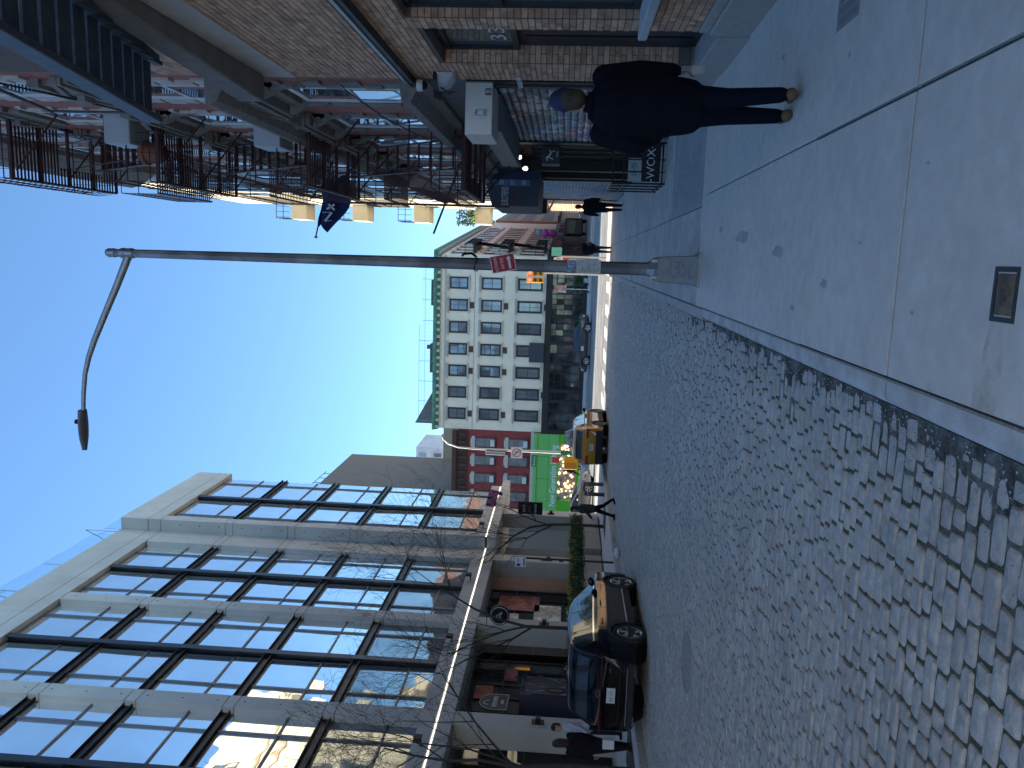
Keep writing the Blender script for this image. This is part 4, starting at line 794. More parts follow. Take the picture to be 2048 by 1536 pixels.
# dentil belt course and shop cornice
b = MB(); b.prof(TF, [(0, 6.2), (.12, 6.2), (.16, 6.32), (.36, 6.42), (.42, 6.52), (.42, 6.58), (0, 6.6)], T0, T1); b.build('belt_cornice', m_grey, te)
u = T0+.1
while u < T1-.1: b = MB(); b.fb(TF, u, u+.09, 6.24, 6.36, .1, .24); u += .17; b.build('dentil', m_grey, te)
b = MB(); b.prof(TF, [(0, 3.55), (.08, 3.55), (.14, 3.68), (.34, 3.78), (.36, 3.9), (0, 3.95)], T0, T1); b.build('shop_cornice', m_grey, te)
b = MB(); b.prof(TF, [(0, 13.95), (.2, 13.95), (.5, 14.4), (.6, 14.7), (0, 14.8)], T0, T1); b.build('roof_cornice', m_grey, te)
b = MB(); b.tube([TF.p(11.2, 4.8, .1), TF.p(12.4, 4.55, .25), TF.p(14.0, 4.25, .3), TF.p(15.2, 4.9, .1), TF.p(15.6, 6, .08)], .012, 5); b.build('cable', m_black, te); b = MB(); b.tube([TF.p(10.8, 9.9, .1), TF.p(12, 9.2, .15), TF.p(13.4, 8.95, .12), TF.p(14.6, 8.9, .1)], .014, 5); b.build('cable', m_black, te)
# shop fascia and piers under the cornice
b = MB(); b.fb(TF, T0, 16.3, 3.05, 3.55, -.3, .02); b.fb(TF, 16.3, T1, 2.9, 3.55, -.3, 0); b.build('shop_fascia', M('grimy fascia', (.10, .10, .10), .7, var=.4, scale=6), te)
for u in (10.9, 16.35, 21.2, 23.05): b = MB(); b.fb(TF, u-.12, u+.12, -.4, 3.05, -.35, .05); b.build('shop_pier', m_black, te)
# silver shutter box
sv = thing('shutter_box', 'silver roller shutter housing with two stickers over the near shutter', 'shutter box', (2, 11, 2.9)); m_alu = M('brushed aluminium', (.58, .59, .60), .38, .7, var=.06, scale=3)
b = MB(); b.box(1.63, 2.33, 10.87, 11.75, 2.70, 3.07); b.build('housing', m_alu, sv, bevel=.008)
b = MB(); b.box(1.82, 2.33, 11.76, 16.1, 2.66, 2.98); b.build('rear_housing', M('dark zinc', (.16, .165, .17), .5, .5, var=.12), sv, bevel=.008)
SVF = Fr((1.63, 10.87, 0), (1, 0, 0), (0, -1, 0)); m_stk = M('sticker white', (.7, .7, .72), .5, var=0)
b = MB(); b.fb(SVF, .22, .36, 2.76, 2.95, .001, .004); b.build('sticker', m_stk, sv)
b = MB(); b.tube([SVF.p(.29+.045*math.cos(t), 2.865+.05*math.sin(t), .006) for t in np.linspace(0, 6.28, 14)], .004, 4); b.tube([SVF.p(.25, 2.92, .006), SVF.p(.28, 2.94, .006), SVF.p(.31, 2.91, .006), SVF.p(.335, 2.935, .006)], .005, 4)
for z in (2.775, 2.79, 2.805): b.tube([SVF.p(.24, z, .006), SVF.p(.34, z, .006)], .003, 4)
b.build('sticker_ink', m_black, sv)
b = MB(); b.fb(SVF, .515, .60, 2.72, 2.80, .001, .004); b.build('sticker', M('sticker navy', (.015, .02, .04), .5, var=0), sv)
b = MB()
for z in (2.735, 2.752, 2.769, 2.786): b.tube([SVF.p(.53, z, .006), SVF.p(.585, z, .006)], .0045, 4)
b.tube([SVF.p(.557, 2.727, .006), SVF.p(.557, 2.794, .006)], .0035, 4); b.build('sticker_ink', m_stk, sv)
# roller shutters: every slat its own piece
def shutter(name, label, F, u0, u1, z0, z1, mat, pitch=.105, grp=None):
    t = thing(name, label, 'shutter', F.p((u0+u1)/2, z0, 0), grp); z = z0; i = 0; pr = [(0, 0), (.012, .004), (.03, .03), (.03, .065), (.012, .096), (0, .10)]
    while z < z1-.05:
        b = MB(); b.prof(F, [(d, z+zz*pitch/.105) for d, zz in pr], u0, u1); b.build('slat', mat, t, smooth=60); z += pitch
    for u in (u0, u1): b = MB(); b.fb(F, u-.05, u+.05, z0, z1, -.03, .06); b.build('guide', m_black, t)
    return t
def paint(name, base, cols, sc):
    m = M(name, base, .5, .35, var=.15, scale=5); N = m.node_tree.nodes; L = m.node_tree.links; bs = N['Principled BSDF']; src = bs.inputs['Base Color'].links[0].from_socket
    g = N.new('ShaderNodeNewGeometry'); k = 0
    for c, s_, lo, hi, off in cols:
        mp = N.new('ShaderNodeMapping'); mp.inputs['Location'].default_value = (off, off*.7, off*1.3); L.new(g.outputs['Position'], mp.inputs[0]); n = N.new('ShaderNodeTexNoise'); n.inputs['Scale'].default_value = s_; n.inputs['Detail'].default_value = 2.5; n.inputs['Distortion'].default_value = 1.2; L.new(mp.outputs[0], n.inputs[0])
        r_ = N.new('ShaderNodeMapRange'); L.new(n.outputs[0], r_.inputs[0]); r_.inputs[1].default_value = lo; r_.inputs[2].default_value = hi
        mx = N.new('ShaderNodeMix'); mx.data_type = 'RGBA'; L.new(r_.outputs[0], mx.inputs[0]); L.new(src, mx.inputs[6]); mx.inputs[7].default_value = (*c, 1); src = mx.outputs[2]
    L.new(src, bs.inputs['Base Color']); return m
m_sh1 = paint('graffiti shutter', (.18, .19, .20), [((.10, .22, .42), 1.3, .50, .56, 3), ((.48, .13, .12), 1.5, .55, .6, 11), ((.16, .32, .18), 1.6, .58, .62, 23), ((.62, .62, .64), 2.6, .57, .6, 31), ((.5, .5, .52), 5, .62, .65, 41)], 1)
shutter('roller_shutter', 'closed roller shutter sprayed blue, red and white behind the walking man', TF, 11.1, 16.15, gz(16)+.0, 2.72, m_sh1, .115, 'roller shutters')
m_sh2 = paint('blue mural shutter', (.26, .29, .29), [((.08, .30, .50), 1.1, .47, .56, 7), ((.10, .14, .30), 1.5, .56, .62, 17), ((.40, .44, .40), 2, .6, .66, 27)], 1)
b = MB(); b.fb(TF, 10.98, 11.04, 0, 2.7, -.1, .07); bo = b.build('notice_board', M('black notice', (.02, .025, .045), .5), te); text('lettering', 'NOODLE BAR', .1, RT, -11.02, 2.3, .03, m_stk, bo, .002)
# dark shop entrance, black box sign, bulbs, railing
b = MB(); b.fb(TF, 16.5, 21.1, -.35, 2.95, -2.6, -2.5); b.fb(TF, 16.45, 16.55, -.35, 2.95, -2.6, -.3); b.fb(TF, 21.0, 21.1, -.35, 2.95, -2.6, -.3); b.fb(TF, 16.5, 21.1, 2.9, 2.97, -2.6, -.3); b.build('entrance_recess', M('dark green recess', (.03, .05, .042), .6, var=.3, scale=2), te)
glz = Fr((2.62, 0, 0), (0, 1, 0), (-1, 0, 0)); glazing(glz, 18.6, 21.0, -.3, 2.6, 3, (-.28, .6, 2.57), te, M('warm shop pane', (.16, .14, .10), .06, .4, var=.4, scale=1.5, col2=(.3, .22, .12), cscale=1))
kb = thing('box_sign', 'small black box sign with pale horse mark over the shop entrance', 'sign', (2.1, 17, 2.2)); b = MB(); b.box(1.98, 2.34, 16.9, 17.35, 1.86, 2.24); b.build('box', m_navy if 0 else M('charcoal sign', (.035, .042, .055), .5, var=.1), kb, bevel=.01)
KF = Fr((1.98, 16.9, 0), (1, 0, 0), (0, -1, 0)); b = MB(); b.tube([KF.p(x, z, .004) for x, z in ((.06, 2.12), (.12, 2.14), (.16, 2.08), (.22, 2.05), (.28, 2.08))], [.012, .02, .022, .018, .01], 6); b.tube([KF.p(.13, 2.1, .004), KF.p(.10, 2.0, .004)], .01, 5); b.tube([KF.p(.24, 2.05, .004), KF.p(.26, 1.97, .004)], .01, 5); b.build('emblem', m_stk, kb); text('lettering', 'BAR', .06, KF, .2, 1.9, .002, m_stk, kb, .002, 'CENTER')
for i, (y, z, x) in enumerate(((18.0, 2.78, 2.24), (18.5, 2.66, 2.05))):
    lb = thing('bulb_lamp', ('larger' if i == 0 else 'smaller') + ' glowing round bulb hanging in the shop entrance', 'lamp', (x, y, z), 'entrance bulbs'); b = MB(); b.lathe([(.01, .07), (.035, .045), (.05, 0), (.035, -.04), (.01, -.05)], (x, y, z), 14); b.build('globe', M('bulb glow', (1, .93, .75), .4, var=0, emit=2.2), lb, smooth=60); b = MB(); b.tube([(x, y, z+.08), (x, y, z+.5)], .008, 5); b.build('cord', m_black, lb)
rl_ = thing('entrance_railing', 'low black iron railing with a graffiti panel beside the shop entrance', 'railing', (1.9, 15.7, gz(15.7))); g_ = gz(15.7)
b = MB()
for z in (g_+.06, .60, .81): b.bar((1.50, 15.65, z), (2.28, 15.65, z), .03); b.bar((1.50, 15.65, z), (1.50, 17.4, z), .03)
for x in (1.50, 1.72, 1.95, 2.26): b.bar((x, 15.65, g_), (x, 15.65, .83), .035 if x in (1.5, 2.26) else .02)
for y in (16.2, 16.8, 17.4): b.bar((1.5, y, g_-.02), (1.5, y, .83), .03)
b.build('frame', m_black, rl_)
b = MB(); b.box(1.54, 2.24, 15.67, 15.69, g_+.1, .26); b.build('panel', M('black panel', (.012, .012, .014), .5), rl_)
b = MB(); b.box(1.54, 1.98, 15.67, 15.69, .27, .52); b.build('panel', M('grey sheet', (.42, .45, .45), .6, var=.15), rl_)
b = MB()
for cx, sg_ in ((1.68, 1), (1.84, -1)):
    b.tube([(cx+sg_*.06*math.cos(t)*(1-t/9), 15.66, .40+.06*math.sin(t)*(1-t/9)) for t in np.linspace(0, 7, 16)], .006, 4)
b.build('scroll', m_black, rl_); PF = Fr((1.5, 15.67, 0), (1, 0, 0), (0, -1, 0)); text('graffiti', '~WOX~', .22, PF, .38, .02, .004, m_stk, rl_, .003, 'CENTER')
# blue awning box with lettering
ew = thing('awning_sign', 'navy box awning lettered EUROTREND projecting over the pavement', 'awning', (1.9, 22, 3)); m_aw = M('navy canvas', (.02, .03, .07), .6, var=.12)
EF = Fr((1.38, 21.6, 0), (1, 0, 0), (0, -1, 0))
b = MB(); b.hexa([(1.40, 21.6, 2.48), (2.34, 21.6, 2.44), (2.34, 25.2, 2.44), (1.40, 25.2, 2.48), (1.40, 21.6, 3.72), (2.34, 21.6, 3.98), (2.34, 25.2, 3.98), (1.40, 25.2, 3.72)]); b.build('canopy', M('charcoal canvas', (.045, .055, .07), .6, var=.1), ew)
b = MB(); b.fb(EF, .72, .95, 2.46, 3.92, .002, .006); b.build('blue_strip', m_aw, ew); b = MB(); b.fb(EF, .56, .72, 2.7, 3.7, .002, .006); b.build('picture_strip', M('blue picture', (.07, .16, .30), .5, var=.5, scale=12), ew)
text('lettering', 'EUROTREND', .27, EF, .04, 3.28, .006, m_stk, ew, .003, 'LEFT', .31); text('lettering', 'SALON', .1, EF, .05, 3.1, .006, M('dull red letter', (.25, .05, .04), .5), ew, .003)
b = MB()
for z in (3.5, 3.2, 2.9):
    for k in range(3): b.fb(EF, .58, .70, z-k*.04, z-k*.04+.012, .006, .009)
b.build('small_print', m_stk, ew)
# ------------------------------------------------------------------ fire escape on the tenement
fe = thing('fire_escape', 'rusty red iron fire escape with four balconies on the red tenement', 'fire escape', (1.8, 16, 3.5)); m_fe = M('oxide red iron', (.07, .026, .025), .6, .2, var=.3, scale=6)
X0, X1, P0, P1 = 1.2, 2.34, 14.2, 17.6; LV = [3.55, 6.35, 9.15, 11.95]
for li, z in enumerate(LV):
    b = MB()
    for x in (X0, X1-.04): b.box(x-.02, x+.02, P0, P1, z-.06, z+.0)
    for y in np.linspace(P0, P1, 5): b.box(X0, X1, float(y)-.02, float(y)+.02, z-.065, z-.01)
    y = P0
    while y < P1:
        if not (15.6 < y < 17.2): b.box(X0, X1, y, y+.045, z, z+.012)
        else: b.box(X0, X0+.35, y, y+.045, z, z+.012)
        y += .10
    pl = b.build('balcony', m_fe, fe)
    b = MB()
    for zz in (z+.12, z+.55, z+.95): b.tube([(X1, P0, zz), (X0, P0, zz), (X0, P1, zz), (X1, P1, zz)], .014, 5)
    for y in np.arange(P0, P1+.01, .17):
        y = float(y); b.tube([(X0, y, z), (X0-.05, y, z+.2), (X0-.07, y, z+.42), (X0-.02, y, z+.7), (X0, y, z+.95)], .007, 4)
    for y in (P0, P1):
        for x in np.arange(X0, X1, .17): b.tube([(float(x), y, z), (float(x), y, z+.95)], .007, 4)
    for y in np.arange(P0+.1, P1, .55): b.tube([(X0, float(y)+.12*math.cos(t)*(1-t/10), z+1.03+.10*math.sin(t)*(1-t/10)) for t in np.linspace(0, 7.5, 12)], .007, 4)
    b.build('railing', m_fe, pl)
    for y in (P0+.1, (P0+P1)/2, P1-.1):
        b = MB(); b.tube([(X1, y, z-.9), (X0+.15, y, z-.06)], .018, 5); b.tube([(X1-.12+.1*math.cos(t)*(1-t/10), y, z-.3+.1*math.sin(t)*(1-t/10)) for t in np.linspace(0, 7.5, 12)], .009, 4); b.build('bracket', m_fe, pl)
    if li < 3:
        b = MB(); zt = LV[li+1]
        for x in (X0+.42, X0+.95): b.flat((x, 14.7, z), (x, 17.0, zt), .02, .11); b.tube([(x, 14.7, z+.85), (x, 17.0, zt+.85)], .012, 5)
        for i in range(1, 11): t = i/11; b.box(X0+.42, X0+.95, 14.7+2.3*t-.07, 14.7+2.3*t+.07, z+(zt-z)*t, z+(zt-z)*t+.015)
        b.build('stair', m_fe, fe)
b = MB()
for y in (18.9, 19.25): b.flat((X0+.02, y, 3.05), (X0+.02, y, 7.0), .03, .06)
for z in np.arange(3.2, 7, .28): b.tube([(X0+.02, 18.9, float(z)), (X0+.02, 19.25, float(z))], .012, 5)
b.build('drop_ladder', m_fe, fe)
fl = thing('terracotta_pot', 'terracotta pot standing on the fire escape', 'pot', (1.6, 14.6, 9.15)); b = MB(); b.lathe([(.13, .02), (.2, .36), (.23, .36), (.23, .44), (.19, .44), (.17, .3)], (1.75, 14.6, 9.15), 18); b.build('pot', M('terracotta', (.26, .10, .06), .8, var=.15), fl, smooth=40)
# second narrower escape further on
fe3 = thing('fire_escape', 'smaller rusty fire escape beyond the navy awning', 'fire escape', (1.8, 20.5, 6)); b = MB()
for z in (6.2, 9.1, 12.0):
    for x in (1.37, 2.3): b.box(x-.02, x+.02, 19.6, 22.6, z-.05, z)
    for y in np.arange(19.6, 22.6, .12): b.box(1.35, 2.34, float(y), float(y)+.05, z, z+.012)
    for zz in (z+.5, z+.95): b.tube([(2.34, 19.6, zz), (1.35, 19.6, zz), (1.35, 22.6, zz), (2.34, 22.6, zz)], .012, 5)
    for y in np.arange(19.6, 22.7, .2): b.tube([(1.35, float(y), z), (1.35, float(y), z+.95)], .007, 4)
    for y in (19.7, 22.5): b.tube([(2.34, y, z-.8), (1.45, y, z-.03)], .016, 5)
b.build('frame', m_fe, fe3)
# flag and poles
fg = thing('flag', 'furled navy flag with white letters on a pole over the pavement', 'flag', (1.9, 20, 8)); b = MB(); b.tube([(2.3, 20.2, 7.7), (.42, 20, 8.07)], .018, 8); b.build('pole', m_black, fg); b = MB(); b.lathe([(.01, .05), (.045, 0), (.01, -.05)], (.4, 20, 8.07), 10); b.build('finial', m_alu, fg, smooth=60)
b = MB(); P = []
for i in range(13):
    t = i/12; x = .62+1.25*t; r_ = []
    for j in range(9):
        s = j/8; r_.append((x + .10*math.sin(s*5+t*3), 20.02+.09*math.sin(s*9+t*4), 8.03-.18*t-s*(.25+.55*math.sin(t*2.6))+.03*math.sin(t*11)))
    P.append(r_)
b.grid(P); b.build('cloth', M('navy flag cloth', (.012, .025, .10), .8, var=.2), fg, smooth=80)
b = MB(); 
for a_, c_ in (((.80, 7.80), (1.02, 7.62)), ((1.02, 7.62), (1.02, 7.86)), ((.80, 7.80), (.82, 7.62)), ((1.08, 7.55), (1.22, 7.70)), ((1.22, 7.55), (1.10, 7.75))): b.flat((a_[0], 19.90, a_[1]), (c_[0], 19.90, c_[1]), .01, .05)
b.build('flag_letter', m_stk, fg)
pp = thing('flag_pole', 'bare rusty flag pole slanting over the pavement', 'pole', (1.6, 20, 4.6)); b = MB(); b.tube([(2.33, 19.6, 4.3), (1.41, 20, 4.71), (.56, 20, 5.03)], .028, 8); b.build('pole', m_fe, pp)
# ------------------------------------------------------------------ grey panelled house and the pale yellow corner house
gp = thing('grey_panel_house', 'blue grey house with painted horizontal shadow lines beyond the tenement', 'building', (4.5, 28, gz(28))); GF = Fr((2.55, 0, 0), (0, 1, 0), (-1, 0, 0)); m_gp = M('blue grey panel', (.30, .33, .34), .7, var=.08, scale=1.5)
b = MB(); b.fb(GF, 23.22, 33.5, 3.4, 17.5, -9, 0); b.fb(GF, 23.22, 33.5, -.6, 3.4, -9, -.3); b.build('wall', m_gp, gp)
for z0 in (4.3, 7.5, 10.7, 13.9):
    for u in (24.7, 27.4, 30.1, 32.4): window(GF, u, z0, z0+1.9, 1.3, gp, m_dframe, MT['tenement pane'], 0, .08, False, sill=m_grey)
    b = MB(); b.fb(GF, 23.22, 33.5, z0-.75, z0-.6, 0, .1); b.build('string_course', M('painted shadow line', (.09, .09, .09), .7), gp)  # dark colour of the course stands in for a shadow line
b = MB(); b.prof(GF, [(0, 6.4), (.1, 6.4), (.35, 6.75), (.35, 6.9), (0, 6.95)], 23.22, 33.5); b.build('cornice', m_grey, gp)
b = MB(); b.fb(GF, 23.3, 33.4, 2.75, 3.4, -.3, .1); b.build('shop_fascia', m_black, gp)
shutter('roller_shutter', 'closed shutter with a blue mural beside the far pedestrian', Fr((2.5, 0, 0), (0, 1, 0), (-1, 0, 0)), 25.2, 33.2, gz(30), 2.75, m_sh2, .11, 'roller shutters')
yc = thing('corner_house', 'pale yellow corner house with small balconies catching the sun', 'building', (5, 40, gz(40))); YF = Fr((2.75, 0, 0), (0, 1, 0), (-1, 0, 0)); m_yel = M('pale yellow brick', (.57, .51, .38), .85, var=.07, scale=1.5)
b = MB(); b.fb(YF, 33.55, 45.9, 3.3, 20.8, -9, 0); b.fb(YF, 33.55, 45.9, -.7, 3.3, -9, -.25); b.build('wall', m_yel, yc)
for z0 in (4.3, 7.2, 10.1, 13, 15.9, 18.4):
    b = MB(); b.fb(YF, 33.55, 45.92, z0-.5, z0-.38, 0, .05); b.build('string_course', M('ochre course', (.34, .26, .15), .8), yc)
    for u in (35.2, 38.2): window(YF, u, z0+.2, z0+1.8, 1.4, yc, m_dframe, MT['tenement pane'], 0, .08, False)
for k, z0 in enumerate((6.0, 9.45, 12.95, 16.45)):
    b = MB(); b.box(1.85, 2.74, 44.3, 45.9, z0, z0+.12); b.box(1.85, 2.74, 44.3, 44.42, z0+.12, z0+.85); b.box(1.85, 1.97, 44.42, 45.9, z0+.12, z0+.85); bl = b.build('balcony', m_yel, yc, bevel=.01)
    b = MB()
    for y in np.arange(44.4, 46, .3): b.bar((1.9, float(y), z0+1), (1.9, float(y), z0+1.75), .025)
    for x in np.arange(1.95, 2.75, .3): b.bar((float(x), 44.35, z0+1), (float(x), 44.35, z0+1.75), .025)
    for zz in (z0+1.35, z0+1.75): b.bar((1.9, 44.35, zz), (1.9, 45.9, zz), .03); b.bar((1.9, 44.35, zz), (2.74, 44.35, zz), .03)
    b.build('railing', m_dframe, bl)
    if k == 0: leaves('balcony_plant', bl, [(1.75, 2.6, 44.1, 45.2, z0+.9, z0+1.9)], 500, m_leaf, (.05, .1), 77); leaves('balcony_plant', bl, [(1.9, 2.6, 44.2, 44.9, z0+.7, z0+1.2)], 200, M('lime leaf', (.25, .4, .05), .5, var=.3), (.05, .1), 78)
shutter('roller_shutter', 'golden sunlit shutter on the corner house behind the far pedestrian', Fr((2.72, 0, 0), (0, 1, 0), (-1, 0, 0)), 35.4, 44.5, gz(40), 2.7, M('cream shutter', (.60, .46, .30), .5, .2, var=.12, scale=2, col2=(.6, .3, .22), cscale=1.2), .14, 'roller shutters')
b = MB(); b.fb(YF, 33.6, 45.8, 2.7, 3.3, -.2, .15); b.build('shop_fascia', m_black, yc)
ac = thing('wall_air_conditioner', 'dark air conditioner box on brackets by the corner house', 'air conditioner', (2.3, 33.8, 2.7)); b = MB(); b.box(1.9, 2.55, 33.2, 34.0, 2.55, 3.15); b.build('case', m_black, ac, bevel=.02); b = MB()
for y in (33.3, 33.9): b.tube([(2.6, y, 2.2), (1.95, y, 2.53)], .03, 5)
b.build('bracket', m_alu, ac)
# ================================================================== street furniture and trees
m_pole = M('weathered galvanised pole', (.30, .32, .34), .55, .55, var=.18, scale=6, bump=.15, bscale=40, col2=(.17, .18, .19), cscale=2)
m_galv = M('galvanised tube', (.36, .38, .40), .4, .75, var=.12, scale=8)
lx, ly = -.085, 10.76; lg = gz(ly)
lp_ = thing('street_lamp', 'tall grey octagonal street lamp with curved arm on the near kerb', 'lamp post', (lx, ly, lg))
b = MB(); b.hexa([(lx-.2, ly-.2, lg), (lx+.2, ly-.2, lg), (lx+.2, ly+.2, lg), (lx-.2, ly+.2, lg), (lx-.165, ly-.165, lg+.55), (lx+.165, ly-.165, lg+.55), (lx+.165, ly+.165, lg+.55), (lx-.165, ly+.165, lg+.55)])
o = b.build('base_box', M('base box paint', (.22, .25, .27), .5, .3, var=.1, scale=8), lp_, bevel=.012); b = MB(); r_ = random.Random(6)
for k in range(4): zz = lg+.12+.09*k; b.tube([(lx-.12+.24*t/9+r_.uniform(-.02, .02), ly-.203+.035*(zz-lg)/.55+.0, zz+r_.uniform(-.05, .05)) for t in range(10)], .006, 4)
b.build('graffiti', M('blue marker', (.08, .17, .36), .6), o)
b = MB(); b.box(lx-.23, lx+.23, ly-.23, ly+.23, lg-.02, lg+.03); b.build('footing', m_gran, lp_, bevel=.01)
b = MB(); b.lathe([(.15, .55), (.15, .60), (.11, .64), (.095, .68)], (lx, ly, lg), 8); 
for sx in (-1, 1):
    for sy in (-1, 1): b.box(lx+sx*.11-.02, lx+sx*.11+.02, ly+sy*.11-.02, ly+sy*.11+.02, lg+.55, lg+.63)
b.build('collar', m_galv, lp_)
b = MB(); b.lathe([(.088, .6), (.082, 3), (.066, 6), (.056, 8.12), (.056, 8.14)], (lx, ly, lg), 8); b.build('shaft', m_pole, lp_)
b = MB(); b.lathe([(.07, 7.83), (.07, 8.02)], (lx, ly, lg), 10); b.lathe([(.064, 8.10), (.064, 8.2), (.05, 8.23)], (lx, ly, lg), 10); b.lathe([(.075, 7.86), (.075, 7.89)], (lx, ly, lg), 10); b.lathe([(.075, 7.96), (.075, 7.99)], (lx, ly, lg), 10); b.build('clamp', m_galv, lp_)
za = 7.92+lg
b = MB(); b.tube([(lx-.05, ly, za), (lx-.45, ly, za+.18), (lx-.95, ly, za+.42), (lx-1.25, ly, za+.56), (lx-1.5, ly, za+.66), (lx-1.75, ly, za+.73), (lx-2.05, ly, za+.77), (lx-2.35, ly, za+.79)], [.055, .05, .045, .042, .038, .034, .032, .03], 10); b.build('arm', m_galv, lp_, smooth=60)
b = MB(); zl = za+.80; P = []
for t in np.linspace(0, 1, 12):
    w = .11*math.sin(math.pi*min(1, .18+t*.78))**.55*(1 if t < .75 else (1-(t-.75)*1.2)); x = lx-2.28-.60*t
    P.append([(x, ly+w*math.cos(a_), zl + (.05 if math.sin(a_) > 0 else .045)*math.sin(a_)*(1.1-.3*t)) for a_ in np.linspace(0, 2*math.pi, 15)])
b.grid(P); b.sheet(P[0][:-1]); b.sheet(P[-1][:-1]); b.build('lamp_head', M('lamp housing', (.14, .15, .17), .5, .3, var=.1), lp_, smooth=50)
b = MB(); b.lathe([(.035, 0), (.035, .07), (.02, .08)], (lx-2.46, ly, zl+.045), 10); b.build('photocell', m_black, lp_)
ns = thing('parking_sign', 'red no standing sign tilted on the street lamp', 'sign', (lx, ly-.1, 2.5)); ca, sa_ = math.cos(R(12)), math.sin(R(12))
NS = Fr((lx, ly-.12, 2.48), (1, 0, 0), (0, -1, 0)); m_sred = M('sign red', (.36, .02, .03), .45, var=.1)
class Tilt(Fr):
    def p(s, u, z, d=0): return Fr.p(s, u*ca - z*sa_, u*sa_*-1*-1 + z*ca if 0 else u*sa_ + z*ca, d + .25*u)
NT = Tilt((lx+.02, ly-.15, 2.48), (1, 0, 0), (0, -1, 0))
b = MB(); b.fpoly(NT, [(-.115, -.165), (.115, -.165), (.115, .165), (-.115, .165)], 0, .006); b.build('plate', m_stk, ns); b = MB(); b.fpoly(NT, [(-.105, -.155), (.105, -.155), (.105, .155), (-.105, .155)], .006, .008); b.build('face', m_sred, ns)
text('lettering', 'NO STANDING', .062, NT, 0, .075, .009, m_stk, ns, .001, 'CENTER', .46); text('lettering', 'ANYTIME', .06, NT, 0, -.01, .009, m_stk, ns, .001, 'CENTER', .6)
b = MB(); b.fpoly(NT, [(-.085, -.10), (.045, -.10), (.045, -.12), (.09, -.085), (.045, -.05), (.045, -.07), (-.085, -.07)], .009, .011); b.build('arrow', m_stk, ns)
b = MB(); b.bar((lx, ly-.07, 2.6), (lx+.02, ly-.15, 2.6), .02); b.bar((lx, ly-.07, 2.4), (lx+.02, ly-.15, 2.4), .02); b.build('bracket', m_galv, ns)
PFr = Fr((lx-.09, ly-.092, 0), (1, 0, 0), (0, -1, 0))
fy = thing('flyer', 'pale weathered flyer taped to the street lamp', 'flyer', (lx, ly-.1, 1.3)); b = MB(); b.fb(PFr, .01, .19, 1.17, 1.50, 0, .004); b.build('sheet', M('pale paper', (.50, .53, .52), .8, var=.2, scale=25), fy); b = MB()
for k in range(9): b.fb(PFr, .03, .03+.13*random.random()+.02, 1.20+k*.03, 1.21+k*.03, .004, .006)
b.build('print', M('faded ink', (.25, .28, .25), .8), fy)
fy2 = thing('flyer', 'blue and white sticker above the flyer on the street lamp', 'flyer', (lx, ly-.1, 1.55)); b = MB(); b.fb(PFr, .02, .17, 1.51, 1.62, 0, .004); b.build('sheet', M('blue sticker', (.12, .16, .32), .7, var=.5, scale=40, col2=(.5, .55, .6), cscale=30), fy2)
b = MB(); b.tube([(lx+.1*math.cos(t), ly+.1*math.sin(t), 2.86+.02*math.sin(t*2)) for t in np.linspace(0, 6.28, 14)], .008, 4); b.tube([(lx+.1, ly-.05, 2.86), (lx+.14, ly-.06, 2.92), (lx+.13, ly-.06, 3.02), (lx+.1, ly-.05, 3.05)], .018, 5); b.build('cable_knot', m_black, lp_)
# ---------------- bare trees
m_bark = M('dark bark', (.045, .04, .037), .9, var=.3, scale=12, bump=.6, bscale=30)
def bare_tree(label, x, y, H, seed, trunk=.075, lean=0, spread=1.0):
    t = thing('bare_tree', label, 'tree', (x, y, gz(y)), 'bare street trees'); r_ = random.Random(seed); tr = MB(); cr = MB(); z0 = gz(y); fork = H*.36
    pts = [(x, y, z0-.05), (x+.02, y, z0+.5), (x+lean*.4+.03, y+.02, z0+fork*.6), (x+lean, y, z0+fork)]; tr.tube(pts, [trunk*1.25, trunk, trunk*.9, trunk*.8], 9)
    def grow(p, d, l, r, lev):
        q = Vector(p); ps = [tuple(q)]; rs2 = [r]; n = 4 if lev < 3 else 3; kids = []
        for i in range(n):
            d = (d + Vector((r_.gauss(0, .14), r_.gauss(0, .14), r_.gauss(.05, .08)))).normalized(); q = q + d*l/n; ps.append(tuple(q)); rs2.append(max(.0035, r*(1-.55*(i+1)/n)))
            if lev < 5 and i >= (0 if lev else 1) and r_.random() < (.95 if lev < 3 else .75): kids.append((q.copy(), d.copy(), rs2[-1]))
        cr.tube(ps, rs2, 5 if lev < 3 else 3, cap=lev > 2)
        for (kp, kd, kr) in kids:
            for _ in range(2 if lev < 2 and r_.random() < .6 else 1):
                a = kd.orthogonal().normalized(); a.rotate(Matrix.Rotation(r_.uniform(0, 6.283), 3, kd)); nd = (kd*r_.uniform(.55, .9) + a*r_.uniform(.45, .85)*spread + Vector((0, 0, .18))).normalized()
                grow(kp, nd, l*r_.uniform(.5, .72), max(.004, kr*.62), lev+1)
    top = Vector(pts[-1]); grow(top, Vector((lean*.2, 0, 1)), H*.46, trunk*.78, 0)
    for k in range(2): a = r_.uniform(0, 6.28); grow(top - Vector((0, 0, .2*k)), Vector((math.cos(a)*.7*spread, math.sin(a)*.7*spread, .9)).normalized(), H*.36, trunk*.55, 1)
    tr.build('trunk', m_bark, t, smooth=60); cr.build('crown', m_bark, t, fix=False)
bare_tree('slender bare tree at the kerb near the crossing woman', -11.0, 31.7, 6.6, 5, .065, -.03)
bare_tree('bare tree behind the black parked car', -10.7, 21.6, 7.4, 8, .06, .03)
bare_tree('bare tree at the left margin beside the hotel', -10.75, 15.4, 7.0, 13, .055, -.1, 1.15)
